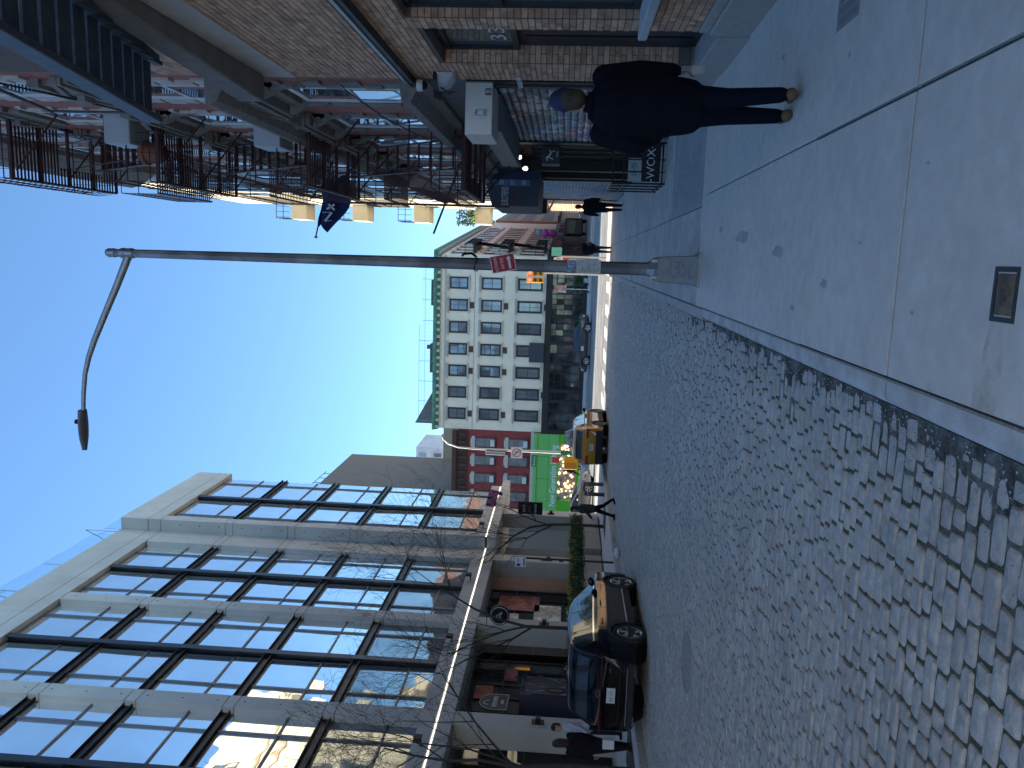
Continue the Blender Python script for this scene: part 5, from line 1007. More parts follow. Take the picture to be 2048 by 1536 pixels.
# ---------------- sign post, bollards, bag, low planter
sp_ = thing('sign_post', 'green sign post with white parking sign in front of the planters', 'sign post', (-9.85, 24.8, gz(24.8))); b = MB(); b.flat((-9.82, 24.8, gz(24.8)), (-9.82, 24.8, 2.98), .06, .05); b.build('post', M('dark green post', (.02, .04, .03), .6, .3), sp_)
SPF = Fr((-10.12, 24.75, 0), (1, 0, 0), (0, -1, 0)); b = MB(); b.fb(SPF, 0, .34, 2.60, 2.95, 0, .008); b.build('sign_plate', m_stk, sp_); b = MB(); b.fb(SPF, .03, .12, 2.78, 2.9, .008, .01); b.fb(SPF, .05, .3, 2.64, 2.68, .008, .01); b.fb(SPF, .16, .3, 2.86, 2.875, .008, .01); b.fb(SPF, .16, .3, 2.82, 2.835, .008, .01); b.build('sign_mark', M('sign navy print', (.06, .03, .14), .5, var=0), sp_)
b = MB(); b.box(-9.86, -9.78, 24.72, 24.78, 1.95, 2.1); b.build('post_sticker', M('dark box', (.03, .03, .03), .5), sp_); b = MB(); b.box(-9.87, -9.77, 24.72, 24.78, 1.35, 1.5); b.build('post_sticker', M('dark box', (.03, .03, .03), .5), sp_)
for i, (bx, by) in enumerate(((-9.95, 34.4), (-10.0, 33.0))):
    t = thing('bollard', ('grey steel bollard nearer the taxi', 'dark bollard plastered with stickers beside the grey one')[i], 'bollard', (bx, by, gz(by)), 'corner bollards'); b = MB(); b.lathe([(.10, 0), (.09, .03), (.085, .03), (.085, .82), (.06, .87), (.01, .885)], (bx, by, gz(by)), 14); b.build('post', M('grey bollard', (.12, .13, .15), .55, .3, var=.2) if i == 0 else M('stickered bollard', (.04, .045, .06), .6, var=.3, col2=(.25, .3, .4), cscale=14, thr=(.58, .64)), t, smooth=40)
    b = MB(); b.lathe([(.092, .70), (.092, .76)], (bx, by, gz(by)), 14); b.build('band', m_galv, t)
bgx = thing('plastic_bag', 'crumpled white plastic bag lying by the far kerb', 'bag', (-9.2, 24.1, rz(24.1))); b = MB(); r_ = random.Random(2); P = []
for i in range(8):
    f = math.pi*i/7; P.append([(-9.2+.19*math.sin(f)*math.cos(a_)*(1+.25*r_.uniform(-1, 1)), 24.1+.15*math.sin(f)*math.sin(a_)*(1+.2*r_.uniform(-1, 1)), rz(24.1)+.10-.10*math.cos(f)*-1*(1+.1*r_.uniform(-1, 1))) for a_ in np.linspace(0, 2*math.pi, 12)])
for row_ in P: row_[-1] = row_[0]
b.grid(P); b.build('sack', M('white plastic film', (.72, .73, .76), .35, var=.1, bump=.6, bscale=30), bgx, smooth=40); b = MB(); b.tube([(-9.2, 24.1, rz(24.1)+.18), (-9.16, 24.06, rz(24.1)+.25), (-9.1, 24.08, rz(24.1)+.27)], [.04, .02, .03], 6); b.build('knot', MT['white plastic film'], bgx)
pb = thing('low_planter', 'low pale grey planter wall at the left margin under the hotel', 'planter', (-12.4, 15.5, gz(15))); b = MB(); b.box(-12.75, -11.9, 14.4, 16.4, gz(15)-.02, gz(15)+.5); b.build('box', M('pale grey board', (.42, .43, .44), .7, var=.08), pb, bevel=.015); b = MB(); b.box(-12.65, -12.0, 14.5, 16.3, gz(15)+.49, gz(15)+.515); b.build('soil', m_soil, pb)
# ---------------- signal pole at the far corner
tp = thing('signal_pole', 'slim grey signal pole with curved lamp arm at the avenue corner', 'signal pole', (-11.5, 46, ZA)); b = MB(); b.lathe([(.14, 0), (.14, .6), (.10, .7), (.085, 4), (.06, 7.6)], (-11.45, 46, ZA), 10); b.tube([(-11.45, 46, 6.8), (-11.4, 46, 7.8), (-11.2, 46, 8.4), (-10.9, 46, 8.75)], [.055, .05, .045, .04], 8); b.build('shaft', M('pale galvanised pole', (.45, .45, .44), .45, .5, var=.1), tp, smooth=50)
b = MB(); b.lathe([(.01, .06), (.12, .03), (.15, -.03), (.02, -.06)], (-10.75, 46, 8.75), 12); b.build('lamp_head', m_galv, tp, smooth=50); b = MB(); b.box(-11.75, -11.55, 45.85, 46.05, 4.9, 6.1); b.build('cabinet', m_galv, tp, bevel=.02)
TPF = Fr((-11.6, 45.85, 0), (1, 0, 0), (0, -1, 0))
b = MB(); b.fb(TPF, -.28, .40, 3.85, 4.55, 0, .012); b.build('turn_sign', m_stk, tp)
b = MB(); b.tube([TPF.p(.06+.25*math.cos(t), 4.2+.25*math.sin(t), .016) for t in np.linspace(0, 6.2832, 25)], .022, 4); b.tube([TPF.p(-.12, 4.38, .016), TPF.p(.24, 4.02, .016)], .02, 4); b.build('red_ring', m_sred, tp); b = MB(); b.tube([TPF.p(.10, 4.05, .014), TPF.p(.10, 4.28, .014), TPF.p(-.08, 4.28, .014)], .022, 4); b.build('turn_arrow', m_black, tp)
b = MB(); b.fb(TPF, -.75, -.02, 3.0, 3.3, -.05, .0); b.build('street_name', M('street sign green', (.01, .22, .14), .45, var=.05), tp); text('lettering', 'Bowery', .2, TPF, -.68, 3.07, .004, m_stk, tp, .002, 'LEFT', .9)
b = MB(); b.fb(TPF, .06, .32, .72, 1.55, 0, .012); b.build('green_plate', M('street sign green', (.01, .22, .14)), tp)
for (u0, u1, z0, z1, c, nm) in ((-.45, -.1, 1.62, 2.05, (.55, .05, .04), 'red_plate'), (-.5, -.02, .1, .35, (.12, .08, .4), 'violet_plate')): b = MB(); b.fb(TPF, u0, u1, z0, z1, 0, .012); b.build(nm, M(nm, c, .5, var=.1), tp)
b = MB(); b.fb(TPF, -.85, -.1, .5, 1.35, -.3, -.02); b.build('walk_signal', M('signal yellow', (.62, .30, .01), .5, var=.08), tp, bevel=.03); b = MB(); b.fb(TPF, -.78, -.42, .58, 1.25, -.02, .0); b.build('signal_visor', M('signal amber shade', (.42, .2, .02), .5), tp)
t2 = thing('traffic_signal', 'yellow traffic signals showing red behind the street lamp', 'traffic light', (-1.2, 46.4, 3.4)); b = MB(); b.lathe([(.09, 0), (.07, 4.6)], (-.75, 46.5, ZA), 8); b.build('post', m_galv, t2)
for k, (x0, rt) in enumerate(((-1.35, 0), (-.95, 1))):
    b = MB(); b.box(x0, x0+.32, 46.1, 46.4, 2.95, 3.95); bo = b.build('housing', M('signal yellow', (.62, .30, .01)), t2, bevel=.03)
    for i, c in enumerate(((.9, .05, .03), (.05, .04, .01), (.02, .05, .03))): b = MB(); b.lathe([(.11, 0), (.11, -.02)], (x0+.16, 46.09, 3.76-i*.31), 14, 'y'); b.build('lens', M('lens %d' % i, c, .3, var=0, emit=3 if i == 0 else 0), bo)
b = MB(); b.tube([(-.75, 46.5, 3.5), (-1.2, 46.3, 3.5)], .03, 6); b.build('bracket', m_galv, t2)
t3 = thing('teal_sign', 'small teal street name plate on a pole by the crossing', 'sign', (.4, 46, 2.35)); b = MB(); b.lathe([(.05, 0), (.05, 2.9)], (.2, 46.1, ZA), 8); b.build('post', m_galv, t3); b = MB(); b.box(.22, .72, 46, 46.03, 1.95, 2.55); b.build('plate', M('teal plate', (.10, .42, .36), .5, var=.06), t3); b = MB(); b.box(-.15, .15, 46, 46.03, 1.9, 2.4); b.build('ring_plate', m_stk, t3); b = MB(); b.tube([(.0+.11*math.cos(t), 45.99, 2.15+.11*math.sin(t)) for t in np.linspace(0, 6.28, 16)], .02, 4); b.build('ring', m_sred, t3); b = MB(); b.box(-.1, .15, 46, 46.03, 1.55, 1.85); b.build('red_plate', MT['red_plate'], t3)
bn = thing('construction_sign', 'small orange and white sign by the far shop', 'sign', (-2.2, 70.9, .5)); b = MB(); b.box(-2.9, -2.2, 70.9, 70.95, 1.6, 2.7); b.build('plate', M('orange plate', (.65, .25, .12), .6, var=.4, col2=(.7, .65, .6), cscale=2), bn); b = MB(); b.tube([(-2.55, 70.95, ZA), (-2.55, 70.95, 2.6)], .04, 6); b.build('post', m_galv, bn)
for i, (x, y, s) in enumerate(((-1.9, 77.4, .9), (-6.2, 77.8, .8))):
    t = thing('shrub_pot', ('round evergreen shrub in a pot by the far corner', 'shrub in a pot behind the grey sedan')[i], 'plant', (x, y, WB), 'shop front shrubs'); b = MB(); b.lathe([(.2*s, 0), (.3*s, .5*s)], (x, y, WB), 12); b.build('pot', m_gran, t); leaves('foliage', t, [(x-.45*s, x+.45*s, y-.4, y+.4, WB+.5*s, WB+1.4*s)], 900, m_leaf, (.05, .1), 60+i)
blo = thing('balloons', 'pink and purple balloons over a shop door down the side street', 'balloons', WS.p(16, 3.5, 1.2))
for (u, z, r0, c) in ((16, 3.6, .5, (.55, .1, .4)), (18, 4.4, .42, (.6, .12, .2)), (15, 4.3, .4, (.45, .08, .42)), (17.5, 5.1, .35, (.2, .5, .7))): b = MB(); q = WS.p(u, z, 1.3); b.lathe([(r0*math.sin(t), -r0*1.15*math.cos(t)) for t in np.linspace(.05, 3.09, 10)], q, 14); b.build('balloon', M('balloon %s' % (c,), c, .25, var=0), blo, smooth=80)
# ================================================================== vehicles
def cr_interp(xs, ks):
    kx = np.array([k[0] for k in ks]); kv = np.array([k[1] for k in ks]); return np.interp(xs, kx, kv)
class Car:
    def __init__(s, name, label, loc, head, sp, paint_m, group=None):
        s.sp = sp; s.T = Matrix.Translation(loc) @ Matrix.Rotation(head, 4, 'Z') @ Matrix.Translation((0, -sp['L']/2, 0)); s.root = thing(name, label, sp.get('cat', 'car'), loc, group); s.body(paint_m)
    def sec(s, y):
        sp = s.sp; f = lambda k: float(np.interp(y, [q[0] for q in sp[k]], [q[1] for q in sp[k]])); zt, zb, w, z0 = f('top'), f('belt'), f('w'), f('bot'); h = max(zt-zb, .012); zb = zt-h
        k = min(1, h/.25); xr = w*.95 - sp['tumble']*h; zm = z0+(zb-z0)*.52
        return [(0, z0), (w*.86, z0), (w*.975, z0+.07), (w, zm), (w*.99, zb-.12*(.4+.6*k)), (w*.955, zb), (xr+.0, zt-.055*k-.006), (xr*.86-.02, zt-.004), (0, zt+.02)]
    def P(s, y, v):                          # v in 0..8 along the half section, smooth
        c = s.sec(y); i = min(int(v), 7); t = v-i; p0, p1, p2, p3 = c[max(i-1, 0)], c[i], c[i+1], c[min(i+2, 8)]
        def cr(a, b_, c_, d): return .5*((2*b_)+(-a+c_)*t+(2*a-5*b_+4*c_-d)*t*t+(-a+3*b_-3*c_+d)*t**3)
        if i in (0, 5): return (p1[0]+(p2[0]-p1[0])*t, y, p1[1]+(p2[1]-p1[1])*t)
        return (max(0, cr(p0[0], p1[0], p2[0], p3[0])), y, cr(p0[1], p1[1], p2[1], p3[1]))
    def pt(s, y, v, side=1, off=0):
        a = Vector(s.P(y, v))
        if off:
            e = .01; d1 = Vector(s.P(min(y+e, s.sp['L']-1e-3), v))-Vector(s.P(max(y-e, 1e-3), v)); d2 = Vector(s.P(y, min(v+.02, 8)))-Vector(s.P(y, max(v-.02, 0))); n = d2.cross(d1)
            n = n.normalized() if n.length > 1e-9 else Vector((1, 0, 0))
            if n.x < -.01 or (abs(n.x) <= .01 and n.z < 0): n = -n
            a = a + n*off
        return tuple(s.T @ Vector((a.x*side, a.y, a.z)))
    def w(s, x, y, z): return tuple(s.T @ Vector((x, y, z)))
    def obj(s, b, name, mat, par=None, **k): return b.build(name, mat, par or s.root, **k)
    def body(s, pm):
        L = s.sp['L']; ks = sorted(set([round(q[0], 3) for k in ('top', 'belt', 'w', 'bot') for q in s.sp[k]])); ys = []
        for a, e in zip(ks[:-1], ks[1:]): ys += list(np.linspace(a, e, max(2, int((e-a)/.09)+1))[:-1])
        ys = np.array(ys+[L])
        for _ in range(0): pass
        ys = np.unique(np.clip(ys, 0, L)); vs_ = np.concatenate([np.linspace(0, 1, 3)[:-1], np.linspace(1, 8, 29)]); b = MB()
        rows = []
        for y in ys: r_ = [s.pt(y, v, 1) for v in vs_]; l_ = [s.pt(y, v, -1) for v in vs_[::-1][1:]]; rows.append(r_ + l_)
        wh_ = s.sp['wheels']; R_ = s.sp['R']+.05; keep = MB(); keep.grid(rows); nrow = len(rows[0]); inv = s.T.inverted(); F = []
        for f in keep.f:
            c = inv @ (sum((Vector(keep.v[i]) for i in f), Vector())/4)
            if abs(c.x) > .45 and any((c.y-wy)**2 + (c.z-s.sp['R'])**2 < R_**2 for wy in wh_): continue
            F.append(f)
        keep.f = F + [tuple(range(nrow)), tuple((len(rows)-1)*nrow+j for j in range(nrow))]; keep.mi = [0]*len(keep.f)
        s.bodyo = keep.build('body', pm, s.root, smooth=38)
        b = MB()
        for wy in wh_: b.v += []; 
        for wy in wh_:
            k = len(b.v); n = 20
            for sx in (-1, 1):
                for x in (.42, .80):
                    for j in range(n): a = 2*math.pi*j/n; b.v.append(s.w(sx*x, wy+R_*1.03*math.cos(a), s.sp['R']+R_*1.03*math.sin(a)))
            for q in (0, 2): 
                for j in range(n): b.f.append((k+q*n+j, k+q*n+(j+1) % n, k+(q+1)*n+(j+1) % n, k+(q+1)*n+j))
                b.f.append(tuple(k+q*n+j for j in range(n)))
        b.mi = [0]*len(b.f); s.obj(b, 'wheel_well', m_black)
    def patch(s, name, mat, y0, y1, v0, v1, side=1, off=.006, ny=10, nv=6, par=None, shape=None, both=False):
        b = MB(); P = []
        for i in range(ny+1):
            y = y0+(y1-y0)*i/ny; a, e = (v0, v1) if shape is None else shape(i/ny)
            if both: r_ = [s.pt(y, a+(8-a)*j/nv, 1, off) for j in range(nv+1)]; l_ = [s.pt(y, a+(8-a)*j/nv, -1, off) for j in range(nv+1)][::-1][1:]; P.append(r_+l_)
            else: P.append([s.pt(y, a+(e-a)*j/nv, side, off) for j in range(nv+1)])
        b.grid(P); return s.obj(b, name, mat, par, smooth=50)
    def wheel(s, y, side, rim_m, spokes=5, double=True):
        Rw = s.sp['R']; xo = float(np.interp(y, [q[0] for q in s.sp['w']], [q[1] for q in s.sp['w']])) - .005; tw = .215
        def lat(prof, n=32):
            b = MB(); b.lathe(prof, (0, 0, 0), n, 'x', cap=False); b.v = [s.w(side*(xo-tw/2+p[0]), y+p[1], Rw+p[2]) for p in b.v]; return b
        rr = Rw*.70
        ty = s.obj(lat([(rr, -tw/2+.01), (Rw*.93, -tw/2), (Rw, -tw/2+.03), (Rw, tw/2-.03), (Rw*.94, tw/2-.004), (rr+.005, tw/2-.012), (rr-.02, tw/2-.05)]), 'tyre', M('tyre rubber', (.018, .018, .019), .75, var=.15, scale=20), smooth=40)
        b = lat([(rr+.006, tw/2-.016), (rr-.012, tw/2-.006), (rr-.03, tw/2-.02), (rr-.03, tw/2-.10)]); ri = s.obj(b, 'rim', rim_m, ty, smooth=40)
        b = lat([(rr-.02, tw/2-.09), (.0, tw/2-.09)]); s.obj(b, 'brake_disc', m_black, ri)
        b = MB()
        for i in range(spokes):
            for o_ in ((-.14, .14) if double else (0,)):
                a = 2*math.pi*i/spokes + o_; c, sn = math.cos(a), math.sin(a); ww = .018 if double else .035
                def q(r, t, x): return s.w(side*(xo-tw/2+x), y + r*c - t*sn, Rw + r*sn + t*c)
                b.hexa([q(.03, -ww*1.3, tw/2-.05), q(.03, ww*1.3, tw/2-.05), q(rr-.015, ww, tw/2-.05), q(rr-.015, -ww, tw/2-.05), q(.03, -ww*1.3, tw/2-.022), q(.03, ww*1.3, tw/2-.022), q(rr-.015, ww, tw/2-.012), q(rr-.015, -ww, tw/2-.012)])
        s.obj(b, 'spoke', rim_m, ri); s.obj(lat([(.055, tw/2-.05), (.05, tw/2-.014), (.01, tw/2-.01)], 12), 'hub_cap', rim_m, ri)
    def arch(s, y, side, mat, wd=.06):
        b = MB(); Rw = s.sp['R']; n = 18; R0 = Rw+.035; k0 = 0
        for i in range(n+1):
            a = math.radians(-18+216*i/n); 
            for r in (R0, R0+wd):
                yy, zz = y+r*math.cos(a), Rw+r*math.sin(a); yy = min(max(yy, .02), s.sp['L']-.02); xw = float(np.interp(yy, [q[0] for q in s.sp['w']], [q[1] for q in s.sp['w']]))
                for o_ in (-.09, .012): b.v.append(s.w(side*(xw+o_), yy, max(zz, .16)))
        for i in range(n):
            k = i*4; b.f += [(k+1, k+5, k+7, k+3), (k, k+4, k+5, k+1), (k+2, k+3, k+7, k+6)]
        b.mi = [0]*len(b.f); s.obj(b, 'wheel_arch', mat, smooth=30)
    def box(s, name, mat, x0, x1, y0, y1, z0, z1, par=None, bevel=.01):
        b = MB(); b.hexa([s.w(*p) for p in ((x0, y0, z0), (x1, y0, z0), (x1, y1, z0), (x0, y1, z0), (x0, y0, z1), (x1, y0, z1), (x1, y1, z1), (x0, y1, z1))]); return s.obj(b, name, mat, par, bevel=bevel)
    def mirror(s, y, z, side, mat):
        xw = float(np.interp(y, [q[0] for q in s.sp['w']], [q[1] for q in s.sp['w']])); b = MB(); P = []
        for t in np.linspace(0, math.pi, 8): P.append([s.w(side*(xw+.10-.11*math.cos(t)), y+.09*math.sin(t)*math.cos(a), z+.085*math.sin(t)*math.sin(a)+.02*math.cos(t)*-1) for a in np.linspace(0, 6.2832, 13)])
        b.grid(P); s.obj(b, 'wing_mirror', mat, smooth=60)
SUV = dict(L=4.66, R=.365, wheels=(.92, 3.62), tumble=.30, top=[(0, .80), (.06, .98), (.12, 1.10), (.20, 1.22), (.34, 1.38), (.52, 1.53), (.75, 1.60), (1.3, 1.645), (1.9, 1.65), (2.5, 1.60), (2.9, 1.50), (3.3, 1.29), (3.6, 1.13), (3.8, 1.09), (4.2, 1.02), (4.5, .90), (4.62, .76), (4.66, .68)],
           belt=[(0, .80), (.12, 1.04), (.5, 1.10), (1.2, 1.08), (2.5, 1.04), (3.5, 1.02), (4.2, .97), (4.66, .66)], w=[(0, .74), (.05, .80), (.15, .86), (.4, .91), (.9, .935), (2.4, .925), (3.6, .93), (4.2, .89), (4.5, .78), (4.66, .62)], bot=[(0, .36), (.3, .26), (1, .21), (3.6, .21), (4.3, .24), (4.66, .34)])
SEDAN = dict(L=4.85, R=.335, wheels=(1.05, 3.85), tumble=.34, top=[(0, .82), (.05, .98), (.3, 1.04), (.75, 1.08), (1.1, 1.24), (1.45, 1.38), (1.9, 1.445), (2.4, 1.45), (2.8, 1.38), (3.2, 1.20), (3.5, 1.03), (3.8, .97), (4.3, .88), (4.65, .76), (4.80, .64), (4.85, .58)],
             belt=[(0, .82), (.3, .98), (1, .98), (2.4, .95), (3.4, .92), (4.3, .84), (4.85, .57)], w=[(0, .70), (.08, .80), (.35, .88), (1.05, .92), (2.4, .915), (3.85, .92), (4.4, .86), (4.7, .74), (4.85, .58)], bot=[(0, .34), (.3, .24), (1, .18), (3.8, .18), (4.4, .20), (4.85, .30)])
m_cg = M('car glass', (.06, .075, .085), .03, .45, var=0); m_clad = M('black cladding', (.020, .020, .022), .6, var=.1); m_rim = M('machined rim', (.50, .50, .52), .3, .85, var=.08); m_rimd = M('dark rim', (.10, .10, .11), .35, .8); m_chr = M('chrome trim', (.70, .70, .72), .12, 1, var=0); m_tail = M('tail lamp', (.05, .004, .004), .15, 0, var=0, coat=.5); m_plate = M('plate white', (.62, .63, .64), .5, var=0); m_pink = M('plate ink', (.03, .04, .10), .5, var=0); m_lamp = M('head lamp', (.55, .57, .6), .1, .4, var=0)
def glaze(c, suv, tint=None):
    g = tint or m_cg
    rear = [(.6, 1.0), (1.12, 2.02), (2.10, 3.42)] if suv else [(1.02, 1.5), (1.55, 2.28), (2.36, 3.36)]
    for sd in (1, -1):
        for (a, e) in rear: c.patch('side_window', g, a, e, 5.12, 5.94, sd, .005, 14, 5)
        b0, b1 = (rear[0][0]-.08, rear[-1][1]+.1); c.patch('window_trim', m_chr if suv == 1 else m_clad, b0, b1, 5.02, 5.09, sd, .008, 24, 1)
    if suv: c.patch('rear_window', g, .19, .50, 6.95, 8, 1, .006, 8, 6, both=True)
    else: c.patch('rear_window', g, .80, 1.36, 6.95, 8, 1, .006, 8, 6, both=True)
    a, e = (2.72, 3.52) if suv else (2.66, 3.44); c.patch('windscreen', g, a, e, 6.9, 8, 1, .006, 10, 6, both=True)
# --- black SUV parked on the left
m_blk = M('black car paint', (.004, .0045, .006), .07, 0, var=0)
sx, sy = -8.55, 16.85; c = Car('black_suv', 'glossy black SUV parked at the far kerb, rear towards us', (sx, sy, rz(sy)), R(.5), SUV, m_blk)
glaze(c, 1)
for y in SUV['wheels']:
    for sd in (1, -1): c.wheel(y, sd, m_rim, 5); c.arch(y, sd, m_blk if 0 else m_clad, .05)
for sd in (1, -1):
    c.patch('sill_cladding', m_clad, .35, 4.3, 1.1, 2.35, sd, .006, 24, 3); c.patch('sill_trim', m_chr, 1.35, 3.2, 2.30, 2.38, sd, .009, 10, 1)
    for y in (1.08, 2.06, 3.30): c.patch('door_seam', m_clad, y, y+.012, 2.3, 4.98, sd, .003, 1, 10)
    for y in (1.25, 2.2): xw = .925; c.box('door_handle', m_blk, sd*(xw-.01) if sd > 0 else -(xw+.025), sd*(xw+.025) if sd > 0 else -(xw-.01), y, y+.2, .90, .935)
    c.mirror(3.22, 1.10, sd, m_blk)
    c.box('tail_lamp', m_tail, min(sd*.38, sd*.80), max(sd*.38, sd*.80), -.012, .05, .93, .985)
    c.box('reflector', m_tail, min(sd*.5, sd*.74), max(sd*.5, sd*.74), -.012, .03, .50, .53)
    c.box('exhaust', m_chr, min(sd*.42, sd*.64), max(sd*.42, sd*.64), -.02, .1, .30, .36)
c.box('light_bar', m_tail, -.36, .36, .0, .055, .955, .975); c.box('rear_bumper', m_clad, -.70, .70, -.03, .2, .30, .46, bevel=.03); c.box('bumper_trim', m_chr, -.62, .62, -.036, .0, .455, .468, bevel=.002); c.box('hatch_seam', m_clad, -.66, .66, -.004, .02, .60, .612, bevel=.001)
pl_ = c.box('licence_plate', m_plate, -.16, .16, -.014, .01, .68, .85, bevel=.003); NF2 = Fr(c.w(-.14, -.016, .70), (math.cos(R(.5)), math.sin(R(.5)), 0), (math.sin(R(.5)), -math.cos(R(.5)), 0)); text('plate_number', 'JGR 1271', .085, NF2, .14, .03, .001, m_pink, pl_, .001, 'CENTER', .72)
b = MB(); b.tube([c.w(.09*math.cos(t), .055, 1.02+.035*math.sin(t)) for t in np.linspace(0, 6.28, 16)], .008, 4); b.tube([c.w(-.05, .055, 1.0), c.w(0, .055, 1.03), c.w(.05, .055, 1.0)], .007, 4); c.obj(b, 'badge', m_chr)
text('model_letters', 'NX', .06, Fr(c.w(.50, -.006, .78), NF2.a, NF2.n), 0, 0, .01, m_chr, c.root, .003)
c.patch('spoiler', m_blk, .42, .60, 7.0, 8, 1, .03, 3, 6, both=True); c.box('rear_wiper', m_clad, -.02, .36, .20, .23, 1.16, 1.18, bevel=.004)
b = MB(); b.lathe([(.035, 0), (.03, .05), (.008, .09)], (0, 0, 0), 8); b.v = [c.w(p[0], p[1]+.95, p[2]+1.64) for p in b.v]; c.obj(b, 'roof_aerial', m_blk)
# --- yellow taxi ahead
m_taxi = M('taxi ochre paint', (.50, .235, .012), .18, 0, var=0, coat=1)
tx, ty_ = -8.28, 37.1; c = Car('taxi', 'ochre yellow taxi SUV waiting at the end of the cobbles', (tx, ty_, rz(ty_)), R(-1.5), SUV, m_taxi)
glaze(c, 2)
for y in SUV['wheels']:
    for sd in (1, -1): c.wheel(y, sd, m_rimd, 5, False); c.arch(y, sd, m_clad, .06)
for sd in (1, -1):
    c.patch('sill_cladding', m_clad, .35, 4.3, 1.1, 2.5, sd, .006, 24, 3); c.mirror(3.22, 1.10, sd, m_black)
    for y in (1.08, 2.06, 3.30): c.patch('door_seam', m_clad, y, y+.014, 2.5, 4.98, sd, .003, 1, 10)
    c.box('tail_lamp', M('taxi tail lamp', (.30, .03, .05), .15, 0, var=0), min(sd*.42, sd*.83), max(sd*.42, sd*.83), -.01, .12, .95, 1.03)
c.box('rear_bumper', m_clad, -.78, .78, -.03, .25, .26, .62, bevel=.04); pl_ = c.box('licence_plate', m_plate, -.16, .16, -.014, .01, .70, .86, bevel=.003)
NF2 = Fr(c.w(-.14, -.016, .72), (math.cos(R(-1.5)), math.sin(R(-1.5)), 0), (math.sin(R(-1.5)), -math.cos(R(-1.5)), 0)); text('plate_number', 'T83C', .09, NF2, .14, .03, .001, m_pink, pl_, .001, 'CENTER')
c.patch('spoiler', m_taxi, .42, .60, 7.0, 8, 1, .03, 3, 6, both=True)
b = MB(); b.hexa([c.w(*p) for p in ((-.42, 1.35, 1.66), (.42, 1.35, 1.66), (.42, 1.65, 1.66), (-.42, 1.65, 1.66), (-.30, 1.47, 2.0), (.30, 1.47, 2.0), (.30, 1.53, 2.0), (-.30, 1.53, 2.0))]); c.obj(b, 'roof_advert', M('advert board', (.10, .10, .13), .4, var=.5, scale=5, col2=(.6, .6, .62), cscale=3.2), bevel=.01)
# --- silver sedan crossing on the avenue, grey sedan parked beyond
m_sil = M('silver car paint', (.36, .36, .36), .22, .6, var=0, coat=.6)
c = Car('silver_sedan', 'silver sedan crossing the avenue behind the bollards', (-15.6, 49, ZA), R(-90), SEDAN, m_sil); glaze(c, 0)
for y in SEDAN['wheels']:
    for sd in (1, -1): c.wheel(y, sd, m_rim, 5); c.arch(y, sd, m_sil, .02)
for sd in (1, -1): c.patch('sill_trim', m_clad, 1.4, 3.4, 1.1, 1.9, sd, .005, 10, 2); c.mirror(3.1, 1.0, sd, m_sil); c.box('head_lamp', m_lamp, min(sd*.45, sd*.76), max(sd*.45, sd*.76), 4.55, 4.72, .62, .72); [c.patch('door_seam', m_clad, y, y+.012, 2.0, 4.98, sd, .003, 1, 8) for y in (1.2, 2.32, 3.4)]
m_gry = M('dark grey car paint', (.05, .052, .056), .2, .4, var=0, coat=.8)
c = Car('grey_sedan', 'dark grey sedan parked before the cream building', (-6.9, 66.5, ZA), R(90), SEDAN, m_gry); glaze(c, 0)
for y in SEDAN['wheels']:
    for sd in (1, -1): c.wheel(y, sd, m_rim, 5, False); c.arch(y, sd, m_gry, .02)
for sd in (1, -1):
    c.patch('chrome_sill', m_chr, 1.4, 3.5, 1.9, 2.1, sd, .006, 10, 1); c.mirror(3.1, 1.0, sd, m_gry); c.box('head_lamp', m_lamp, min(sd*.45, sd*.76), max(sd*.45, sd*.76), 4.55, 4.72, .62, .72); c.box('tail_lamp', m_tail, min(sd*.4, sd*.76), max(sd*.4, sd*.76), -.01, .08, .80, .92); c.box('door_sticker', m_plate, min(sd*.92, sd*.935), max(sd*.92, sd*.935), 2.6, 3.0, .6, .82)
# --- dark van down the side street, pale blue car behind the planters
van = thing('dark_van', 'dark delivery van far down the side street', 'van', (3.9, 96, ZA+.17)); z0 = ZA+.17
b = MB(); b.box(2.95, 4.95, 95, 100, z0+.4, z0+2.55); b.build('body', M('dark van paint', (.03, .022, .022), .35, var=.1), van, bevel=.15); b = MB(); b.box(3.2, 4.7, 94.96, 95.02, z0+1.3, z0+2.2); b.build('rear_window', m_cg, van)
for x in (3.2, 4.7):
    for y in (96, 99): b = MB(); b.lathe([(.36, -.12), (.36, .12)], (x, y, z0+.36), 16, 'x'); b.build('tyre', MT['tyre rubber'], van)
m_bl = M('pale blue car paint', (.30, .38, .48), .2, .5, var=0, coat=.7)
c = Car('blue_car', 'pale blue car glimpsed over the hedge between the hotel columns', (-23.5, 50.5, ZA), R(-90), SUV, m_bl); glaze(c, 2)
for y in SUV['wheels']: c.wheel(y, 1, m_rim); c.wheel(y, -1, m_rim)
# ================================================================== people
def capsule(b, a, e, ra, rb, n=14, fl=1.0, flat_dir=None):
    a, e = Vector(a), Vector(e); d = e-a; L = max(d.length, 1e-5); t = d/L; x = Vector(flat_dir) if flat_dir else t.orthogonal(); x = (x - t*x.dot(t)).normalized(); y = t.cross(x); rows = []
    for f in np.linspace(-math.pi/2, 0, 5): rows.append((a + t*ra*math.sin(f), max(ra*math.cos(f), 1e-4)))
    for f in np.linspace(0, math.pi/2, 5): rows.append((e + t*rb*math.sin(f), max(rb*math.cos(f), 1e-4)))
    k = len(b.v)
    for c, r in rows:
        for j in range(n): an = 2*math.pi*j/n; b.v.append(tuple(c + (x*math.cos(an)*fl + y*math.sin(an))*r))
    F = [(k+i*n+j, k+i*n+(j+1) % n, k+(i+1)*n+(j+1) % n, k+(i+1)*n+j) for i in range(len(rows)-1) for j in range(n)] + [tuple(k+j for j in range(n))[::-1], tuple(k+(len(rows)-1)*n+j for j in range(n))]
    b.f += F; b.mi += [0]*len(F)
